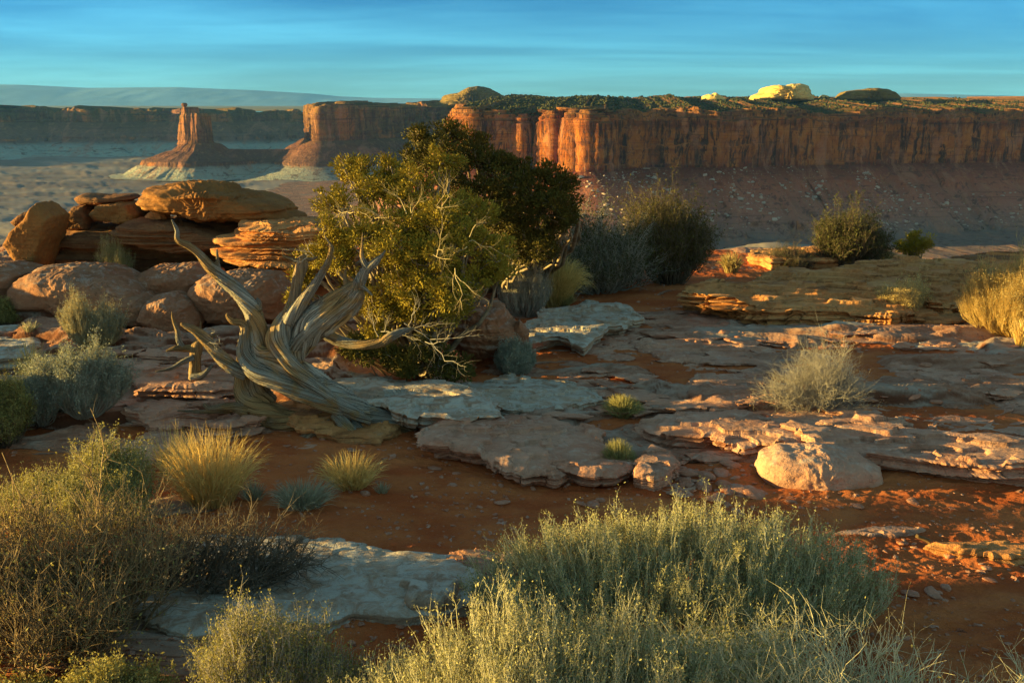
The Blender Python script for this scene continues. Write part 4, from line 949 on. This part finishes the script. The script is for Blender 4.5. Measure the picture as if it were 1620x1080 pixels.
J1 = [(560, 275, .6, 30), (530, 320, .3, 28), (590, 300, .4, 34), (625, 275, .6, 30), (660, 300, .3, 42), (640, 350, .1, 44), (580, 360, 0, 40), (520, 365, 0, 26), (500, 400, .1, 26), (540, 410, -.1, 30), (690, 350, 0, 46), (740, 340, .3, 40), (730, 390, -.1, 46), (780, 400, .2, 36), (680, 410, -.3, 46), (620, 400, -.3, 36),
      (640, 450, -.3, 40), (700, 460, -.3, 42), (750, 440, 0, 36), (600, 480, -.1, 28), (660, 500, -.2, 32), (715, 490, -.1, 28), (790, 430, .2, 20), (560, 450, .2, 22), (475, 440, .2, 14), (470, 470, .2, 12), (590, 530, -.1, 26), (700, 255, .6, 26)]
juniper('sunlit yellow green juniper behind the dead tree', G(655, 575), 10.6, J1, 'leafjun', 71)
J1b = [(575, 560, 0, 22), (620, 565, 0, 26), (660, 562, 0, 30), (700, 572, 0, 28), (725, 582, 0, 22), (640, 580, -.1, 16), (560, 545, .1, 16)]
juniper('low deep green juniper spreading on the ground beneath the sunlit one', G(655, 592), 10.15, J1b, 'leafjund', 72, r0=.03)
J2 = [(670, 215, .2, 22), (710, 210, .2, 26), (740, 232, 0, 32), (690, 245, -.2, 34), (765, 255, 0, 30), (800, 262, 0, 24), (720, 280, -.3, 40), (790, 300, -.2, 44), (850, 290, 0, 40), (830, 270, 0, 24), (885, 285, 0, 28), (895, 315, 0, 28), (860, 330, -.2, 42), (800, 350, -.2, 42), (850, 375, -.1, 36), (900, 345, 0, 22), (820, 395, 0, 30), (760, 320, -.3, 40), (870, 400, .1, 18), (650, 250, 0, 24), (640, 285, .2, 24), (560, 262, .2, 20)]
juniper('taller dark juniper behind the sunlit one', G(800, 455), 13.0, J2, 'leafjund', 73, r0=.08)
JS = [(1445, 378, 0, 12), (1430, 388, 0, 12), (1460, 386, 0, 12), (1446, 394, 0, 12)]
juniper('tiny green juniper alone at the rim', A(1446, 410, 19.4), 19.4, JS, 'leafjun', 74, r0=.03)
# bare grey twigs hanging out of the sunlit juniper
def bare_twigs(name, starts, D0, parent, seed, L=.5, n=7, r=.008, mat='twiggrey', k=4, up=.2):
    g = np.random.default_rng(seed); B, Tp = [], []
    for px, py, dx, dz in starts:
        p = A(px, py, D0)
        for i in range(n):
            d = unit(np.array([dx, -.5, dz]) + .5 * g.normal(size=3)); B.append(p + g.normal(size=3) * .03); Tp.append(p + d * L * g.uniform(.5, 1.2))
    B, Tp = np.array(B), np.array(Tp)
    P = curved(B, Tp, 7, g, .18); P = P + np.cumsum(g.normal(size=P.shape) * .008, 1); rr = np.linspace(1, .3, 7)[None] * np.full((len(B), 1), r)
    Q, rq = kids(P, rr, 6, g, .25, 1, L * .4, up, .9, 5); S, rs = kids(Q, rq, 3, g, .2, 1, L * .2, up, 1, 4)
    v, f = cat([tubes(P, rr, 4), tubes(Q, rq), tubes(S, rs)])
    return obj(name, v, f, M[mat], parent)
ej = [o for o in EMP if o['label'].startswith('sunlit yellow')][0]
bare_twigs('dead_twigs', [(690, 400, .6, .1), (720, 430, .5, -.4), (740, 380, .8, .2), (650, 340, .3, .5), (600, 340, -.3, .6), (560, 330, -.5, .5), (690, 330, .4, .3)], 9.95, ej, 5, .42, 3, .005, mat='twigtan')
ej2 = [o for o in EMP if o['label'].startswith('low deep green')][0]
bare_twigs('dead_twigs', [(640, 520, .8, 0), (680, 540, .8, .1), (600, 525, .5, .2)], 9.8, ej2, 6, .5, 3, .005)

# ---------------------------------------------------------------- the dead tree
def zc(pts):                            # enlarged-view coordinates -> picture
    return [(250 + x / 2.843, 340 + y / 2.843, d, r / 2.843) for x, y, d, r in pts]
D0 = 8.95
dt = empty('dead_tree', G(565, 690), 'twisted bleached dead juniper trunk with reaching bare limbs', 'dead tree')
limbs('trunk', [zc(p) for p in [
    [(985, 925, .05, 40), (900, 880, 0, 52), (800, 830, -.02, 60), (700, 775, 0, 68), (610, 720, 0, 72), (535, 672, 0, 74), (470, 620, .02, 62), (440, 560, .03, 44)],
    [(960, 930, -.12, 16), (860, 880, -.14, 28), (740, 800, -.14, 30), (640, 720, -.13, 34), (580, 640, -.12, 36), (545, 570, -.08, 50), (560, 510, -.03, 48), (600, 450, 0, 36), (650, 390, 0, 26)],
    [(900, 905, -.08, 22), (780, 860, -.14, 30), (640, 800, -.15, 34), (520, 745, -.13, 38), (430, 690, -.1, 38), (390, 620, -.06, 34), (392, 550, -.05, 26), (395, 500, -.05, 20)],
    [(640, 740, .05, 46), (600, 660, .02, 54), (620, 590, .02, 60), (690, 500, .03, 68), (780, 440, .04, 66), (850, 390, .06, 56), (900, 340, .05, 42)],
    [(590, 620, -.06, 26), (640, 560, -.08, 30), (720, 495, -.07, 30), (800, 440, -.05, 28), (870, 390, -.02, 30), (910, 350, -.02, 24)],
    [(700, 450, .02, 24), (760, 395, .02, 30), (840, 350, .02, 26), (890, 320, .03, 22)]]],
    D0, 'wood', dt, 1, sides=72, twist=1.5, rid=.34, freq=1.2)
def part(nm, pts, mat='wood', seed=0, **k):
    a = dict(sides=44, twist=2.0, rid=.24, freq=1.4); a.update(k)
    return limbs(nm, [zc(p) for p in pts], D0, mat, dt, seed, **a)
part('limb', [[(455, 650, 0, 46), (452, 560, 0, 40), (440, 470, 0, 38), (405, 400, 0, 36), (350, 335, 0, 31), (285, 280, -.02, 28), (235, 235, -.05, 24), (185, 175, -.08, 17), (140, 140, -.1, 15), (88, 112, -.12, 11), (85, 70, -.1, 9), (62, 22, -.1, 3)],
              [(272, 260, -.02, 14), (268, 210, -.02, 8), (265, 155, 0, 3)], [(440, 430, .02, 24), (452, 400, .02, 16), (448, 375, .02, 6)]], seed=20)
part('limb', [[(392, 560, -.05, 24), (396, 520, -.05, 19), (375, 488, -.06, 18), (335, 478, -.08, 13), (312, 455, -.08, 8), (312, 442, -.08, 4)]], 'brownwood', seed=30)
part('limb', [[(395, 720, -.05, 26), (340, 690, -.08, 30), (280, 640, -.1, 30), (225, 575, -.12, 25), (170, 520, -.14, 20), (105, 490, -.16, 8)], [(190, 535, -.1, 14), (240, 545, -.1, 5), (275, 538, -.1, 2)]], seed=40)
part('limb', [[(600, 450, 0, 40), (612, 390, .02, 28), (622, 330, .03, 24), (636, 260, .03, 25), (648, 205, .03, 26), (655, 180, .03, 10)], [(640, 215, .03, 14), (600, 200, 0, 9), (565, 185, 0, 5), (560, 160, 0, 2)], [(650, 200, .03, 12), (690, 200, .03, 8), (715, 190, .03, 4)]], 'brownwood', seed=50)
part('limb', [[(580, 480, -.04, 34), (640, 405, -.05, 26), (690, 335, -.06, 20), (735, 265, -.06, 16), (768, 205, -.06, 12), (778, 150, -.05, 8), (770, 142, -.05, 4)]], seed=60)
part('limb', [[(870, 380, .03, 36), (905, 310, .02, 26), (935, 250, .01, 21), (975, 215, 0, 17), (1005, 185, 0, 8), (1022, 162, 0, 3)], [(940, 240, 0, 16), (918, 190, 0, 10), (918, 130, 0, 5), (920, 80, 0, 2)], [(900, 320, .02, 14), (930, 330, -.05, 8), (965, 362, -.08, 3)], [(850, 330, .05, 16), (840, 280, .05, 8), (845, 245, .05, 3)]], seed=70)
part('limb', [[(740, 525, .25, 24), (800, 560, .28, 24), (860, 578, .25, 22), (930, 585, .2, 19), (1000, 575, .2, 20), (1050, 545, .2, 20), (1110, 520, .25, 12), (1150, 512, .3, 5)]], seed=80)
part('trunk_base', [[(385, 640, .03, 28), (385, 720, .05, 36), (400, 800, .08, 54), (450, 870, .05, 64), (540, 915, .02, 54), (640, 935, 0, 42), (720, 945, .02, 32), (780, 940, .05, 20)], [(440, 720, .1, 50), (440, 800, .1, 60), (480, 860, .08, 60)]], 'brownwood', seed=90, sides=60)
part('root', [[(920, 890, 0, 44), (1000, 915, 0, 38), (1070, 940, 0, 32), (1130, 970, .02, 26), (1185, 995, .05, 18)]], 'wood', seed=100)
part('root', [[(800, 890, -.1, 28), (840, 940, -.16, 26), (890, 1000, -.2, 20), (905, 1040, -.2, 9)], [(880, 930, -.08, 20), (930, 990, -.14, 14), (960, 1030, -.18, 8)]], 'wood', seed=110)
part('root', [[(770, 935, -.05, 30), (700, 980, -.15, 26), (620, 1030, -.2, 22), (540, 1060, -.22, 16), (470, 1078, -.24, 7)]], 'brownwood', seed=120)
part('root', [[(400, 880, 0, 36), (350, 865, -.03, 24), (290, 862, -.05, 15), (230, 868, -.06, 11), (205, 850, -.08, 8)], [(330, 880, 0, 12), (200, 885, .05, 9), (90, 880, .1, 4)]], 'brownwood', seed=130)
gs = np.random.default_rng(3)
for cx0, cy0, cr0 in [(440, 430, 26), (640, 400, 20), (900, 320, 28), (470, 560, 40), (380, 500, 14), (760, 400, 34), (235, 235, 20), (700, 770, 50), (170, 520, 16)]:
    sp_ = []
    for i in range(3):
        a0 = gs.uniform(0, 6.28); x0, y0 = cx0 + math.cos(a0) * cr0 * .7, cy0 + math.sin(a0) * cr0 * .5; L_ = gs.uniform(18, 46); dx, dy = math.cos(a0) * .6 + gs.normal() * .2, -abs(gs.normal(.8, .3))
        sp_ = [(x0, y0, -.02, gs.uniform(5, 9)), (x0 + dx * L_ * .5, y0 + dy * L_ * .5, -.03, gs.uniform(3, 5)), (x0 + dx * L_, y0 + dy * L_, -.04, .8)]
        part('splinter', [sp_], seed=200 + cx0 + i, sides=14)
bare_twigs('dead_twigs', [(490, 405, -.4, .3)], 8.9, dt, 8, .22, 4, .004, k=3)
bare_twigs('dead_twigs', [(335, 535, .6, .2)], 8.8, dt, 9, .14, 4, .003, k=3)
# small stump left of it
D0 = 9.9
st = empty('dead_stump', G(305, 602), 'small grey broken stump with a cross branch, left of the dead tree', 'dead stump')
limbs('stem', [zc(p) for p in [[(170, 735, 0, 30), (166, 690, 0, 26), (170, 640, 0, 25), (176, 590, 0, 24), (190, 560, 0, 12)], [(170, 600, 0, 20), (120, 600, 0, 15), (80, 600, -.05, 12), (38, 612, -.08, 4)]]], D0, 'brownwood', st, 3, sides=36)
limbs('branch', [zc(p) for p in [[(110, 600, 0, 14), (92, 560, 0, 12), (88, 520, 0, 11), (68, 470, 0, 6), (62, 435, 0, 2)]]], D0, 'wood', st, 5, sides=30)
limbs('branch', [zc(p) for p in [[(160, 640, -.05, 14), (110, 660, -.1, 10), (60, 690, -.15, 8), (-10, 705, -.2, 3)]]], D0, 'wood', st, 6, sides=30)
limbs('branch', [zc(p) for p in [[(150, 735, -.1, 20), (200, 720, -.1, 14), (245, 675, -.1, 5)]]], D0, 'wood', st, 7, sides=30)
limbs('branch', [zc(p) for p in [[(180, 590, 0, 14), (190, 545, 0, 8), (192, 480, 0, 3)]]], D0, 'wood', st, 8, sides=30)
tag(limbs('fallen_branch', [[(1450, 847, 0, 3), (1470, 856, 0, 4), (1478, 868, 0, 4), (1500, 880, 0, 2)]], W(1470, 860, .03)[1], 'wood', None, 9, sides=16), 'short pale crooked stick on the red soil right of the biggest bush', 'stick')

# ---------------------------------------------------------------- loose stones
def GV(px, py):
    z = 0 * px; d = np.array([ray(a, b) for a, b in zip(px, py)])
    for i in range(5):
        t = (z - CZ) / d[:, 2]; z = .5 * z + .5 * zg(d[:, 0] * t, d[:, 1] * t)
    return np.stack([d[:, 0] * t, d[:, 1] * t, z], 1)
def stone_mesh(seed):
    th = np.linspace(0, 2 * np.pi, 20, endpoint=False)[:, None]; ph = np.linspace(-np.pi / 2, np.pi / 2, 12)[None]
    x, y, z = np.cos(th) * np.cos(ph) ** .6, np.sin(th) * np.cos(ph) ** .6, np.sin(ph) + 0 * th
    d = 1 + .35 * fbm(x * 1.2 + seed * 3, y * 1.2, z, 3); v = np.stack([x * d, y * d * .8, z * .3 * (1 + .3 * noise(x * 2, y * 2, seed))], -1)
    return mesh('loose_stone', v, grid(20, 12, True), M['stone'])
SM = [stone_mesh(i) for i in range(7)]
g = np.random.default_rng(21); cnt = 0
zones = [((1050, 1200, 735, 785), 46, .035), ((780, 1180, 740, 800), 40, .022), ((940, 1240, 470, 560), 44, .035), ((1330, 1620, 620, 700), 34, .025), ((1080, 1620, 780, 960), 50, .02), ((380, 760, 700, 800), 22, .02), ((180, 420, 500, 640), 30, .04), ((1080, 1620, 520, 640), 24, .03)]
for (a0, a1, b0, b1), n, s in zones:
    pts = GV(g.uniform(a0, a1, n), g.uniform(b0, b1, n))
    for p in pts:
        o = bpy.data.objects.new('loose_stone', SM[g.integers(7)]); C.objects.link(o)
        k = s * (.4 + 1.8 * g.random() ** 2.5) * 1.6; o.location = (float(p[0]), float(p[1]), float(p[2] + k * .08)); o.scale = (k, k * g.uniform(.7, 1), k * g.uniform(.5, 1.1))
        o.rotation_euler = (g.normal() * .1, g.normal() * .1, g.uniform(0, 6.28))
        tag(o, 'loose reddish stone lying on the red ground', 'stone', 'loose stones scattered over the red ground')
N_ = 26000
aa = g.uniform(-.65, .65, N_); dd = 1 / g.uniform(1 / 17., 1 / 4.2, N_); x, y = np.sin(aa) * dd, np.cos(aa) * dd
z, rk, q = g_all(x, y); ok = (fbm(x * 1.3, y * 2, 4, 3) > -.15)
P3 = np.stack([x, y, z + .001], 1)[ok]; r = (.002 + .020 * g.random(len(P3)) ** 4) * np.sqrt(P3[:, 1] / 6)
v, fc = blobs(len(P3), P3, r, 31, .55)
tag(obj('gravel', v, fc, M['stone'], smooth=False), 'fine reddish gravel strewn over the sand and slabs', 'gravel', kind='stuff')

# thin broken plates of bedrock lying one over the other
def plate_mesh(sd):
    n = 150; a = np.linspace(0, 2 * np.pi, n, endpoint=False); g_ = np.random.default_rng(sd)
    k = g_.integers(5, 8); an = np.sort(g_.uniform(0, 2 * np.pi, k) * .3 + np.arange(k) * 2 * np.pi / k * 1.0); rad = g_.uniform(.7, 1.15, k)
    pts = np.stack([np.cos(an) * rad, np.sin(an) * rad * .6], 1); r_ = poly_r(pts, np.zeros(2), a); r_ = np.maximum(r_, .2)
    cx, cy = np.cos(a), np.sin(a); r_ = r_ + .10 * fbm(cx * 2 + sd, cy * 2, sd + .3, 5, .6)
    s = np.linspace(0, 1, 22) ** .7; X = cx[:, None] * r_[:, None] * s; Y = cy[:, None] * r_[:, None] * s
    Z = .10 * terr(fbm(X * 1.3 + sd, Y * 2.2, sd + .7, 3) + 1, .22, .9) - .45 + .04 * fbm(X * 4, Y * 6, sd + 1., 3)
    kk = np.linspace(0, 1, 12)[1:]; ze = Z[:, -1:] - kk[None] * .55
    of = .06 * noise(X[:, -1:], Y[:, -1:], ze * 9 + sd) - .12 * kk[None] ** 2
    v = np.stack([np.concatenate([X, X[:, -1:] + cx[:, None] * of], 1), np.concatenate([Y, Y[:, -1:] + cy[:, None] * of], 1), np.concatenate([Z, ze], 1) * .22], -1)
    return mesh('rock_plate', v, grid(n, v.shape[1], True), M['pink'])
PM = [plate_mesh(i + 1) for i in range(9)]
g = np.random.default_rng(77)
zones = [((960, 1640, 500, 560), 26, .5), ((900, 1640, 560, 640), 34, .5), ((1000, 1640, 640, 700), 22, .5), ((180, 480, 540, 660), 34, .45), ((660, 1050, 560, 650), 24, .4), ((820, 1040, 590, 660), 14, .35), ((1000, 1350, 480, 560), 16, .4), ((10, 200, 500, 600), 10, .4), ((200, 480, 660, 720), 10, .3), ((1060, 1210, 715, 780), 12, .18), ((920, 1120, 470, 540), 16, .35)]
for (a0, a1, b0, b1), n, s in zones:
    pts = GV(g.uniform(a0, a1, n), g.uniform(b0, b1, n))
    for p in pts:
        o = bpy.data.objects.new('rock_plate', PM[g.integers(9)]); C.objects.link(o); k = s * (.35 + 1.1 * g.random() ** 1.8)
        o.location = (float(p[0]), float(p[1]), float(p[2] + g.uniform(-.005, .02))); o.scale = (k * g.uniform(1, 1.5), k, min(k, .5) * g.uniform(.5, 1.0))
        o.rotation_euler = (g.normal() * .025, g.normal() * .025, g.normal() * .35 + (math.pi if g.random() < .5 else 0))
        tag(o, 'thin flat reddish plate of sandstone lying loose on the ground', 'rock plate', 'thin sandstone plates broken over the ground')

# ---------------------------------------------------------------- haze
def haze():
    x0, x1, y0, y1, z0, z1 = -95000, 95000, -3000, 66000, -450, 1500
    v = [(x, y, z) for x in (x0, x1) for y in (y0, y1) for z in (z0, z1)]
    f = np.array([[0, 1, 3, 2], [4, 6, 7, 5], [0, 4, 5, 1], [2, 3, 7, 6], [0, 2, 6, 4], [1, 5, 7, 3]])
    m = bpy.data.materials.new('haze_air'); m.use_nodes = True; t = m.node_tree; t.nodes.clear()
    p = t.nodes.new('ShaderNodeVolumePrincipled'); p.inputs['Color'].default_value = (.13, .40, 1, 1); p.inputs['Density'].default_value = HAZE; p.inputs['Anisotropy'].default_value = 0
    o = t.nodes.new('ShaderNodeOutputMaterial'); t.links.new(p.outputs[0], o.inputs['Volume'])
    tag(obj('haze', v, f, m, smooth=False), 'thin bluish haze filling the canyon air', 'haze', kind='stuff')
HAZE = 1.0e-5
haze()

# ---------------------------------------------------------------- light, sky, camera
ELEV, AZ = 5.0, 0.5                     # the sun stands low on the left, a little ahead
S = np.array([-math.cos(R(AZ)) * math.cos(R(ELEV)), math.sin(R(AZ)) * math.cos(R(ELEV)), math.sin(R(ELEV))])
ld = bpy.data.lights.new('sun', 'SUN'); ld.energy = 4.5; ld.angle = R(.5); ld.color = (1, .69, .19)
lo = bpy.data.objects.new('sun', ld); C.objects.link(lo)
from mathutils import Vector
lo.rotation_euler = Vector(S).to_track_quat('Z', 'Y').to_euler(); lo.location = (-20, 5, 10)

W_ = NT('World', True); w = W_.m; bpy.context.scene.world = w
dirv = W_.n('ShaderNodeTexCoord').outputs['Generated']; sp = W_.n('ShaderNodeSeparateXYZ', {0: dirv})
sky = W_.n('ShaderNodeTexSky', sky_type='NISHITA'); sky.sun_disc = False; sky.sun_elevation = R(ELEV); sky.sun_rotation = math.atan2(S[0], S[1]); sky.altitude = 1800; sky.dust_density = .4; sky.ozone_density = 4
up = sp.outputs[2]
up = sp.outputs[2]; fr = W_.step(sp.outputs[1], -.2, .85)          # weight of the teal, growing towards the view ahead
fr = W_.math('MULTIPLY', fr, W_.step(up, .55, .2))   # teal only low in front; sky elsewhere brightened and warmed to fill shade
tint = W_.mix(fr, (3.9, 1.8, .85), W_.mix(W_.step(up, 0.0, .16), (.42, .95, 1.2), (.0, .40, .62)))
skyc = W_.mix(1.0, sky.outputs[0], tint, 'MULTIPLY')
# thin high cloud sheets in long streaks
den = W_.math('ADD', W_.math('ABSOLUTE', up), .06)
cx_ = W_.math('DIVIDE', sp.outputs[0], den); cy_ = W_.math('DIVIDE', sp.outputs[1], den)
cv = W_.n('ShaderNodeCombineXYZ', {0: cx_, 1: cy_, 2: 0.0}).outputs[0]
cn = W_.noise(W_.map(cv, (.16, .26, 1)), 1.0, 7, .55, .6); cn2 = W_.noise(W_.map(cv, (.3, .9, 1)), 1.0, 6, .6, .4)
cm = W_.step(W_.math('ADD', W_.math('MULTIPLY', cn, .75), W_.math('MULTIPLY', cn2, .3)), .42, .70)
cl_ = W_.mix(1.0, sky.outputs[0], tint, 'MULTIPLY')
cl_ = W_.mix(1.0, cl_, (.42, 1.5, 1.6), 'ADD')
skyc = W_.mix(W_.math('MULTIPLY', cm, .8), skyc, cl_)
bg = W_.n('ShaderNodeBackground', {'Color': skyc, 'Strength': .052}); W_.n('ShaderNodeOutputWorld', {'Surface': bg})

cd = bpy.data.cameras.new('camera'); co = bpy.data.objects.new('camera', cd); C.objects.link(co)
cd.lens = 35; cd.sensor_width = 36; cd.clip_start = .1; cd.clip_end = 200000
co.location = (0, 0, CZ); co.rotation_euler = (R(90) - PIT, 0, 0)
sc = bpy.context.scene; sc.camera = co
sc.view_settings.view_transform = 'Standard'; sc.view_settings.look = 'None'; sc.view_settings.exposure = 2.35; sc.view_settings.gamma = 1
sc.cycles.volume_bounces = 0; sc.cycles.max_bounces = 6
for o in EMP: del o['_b']
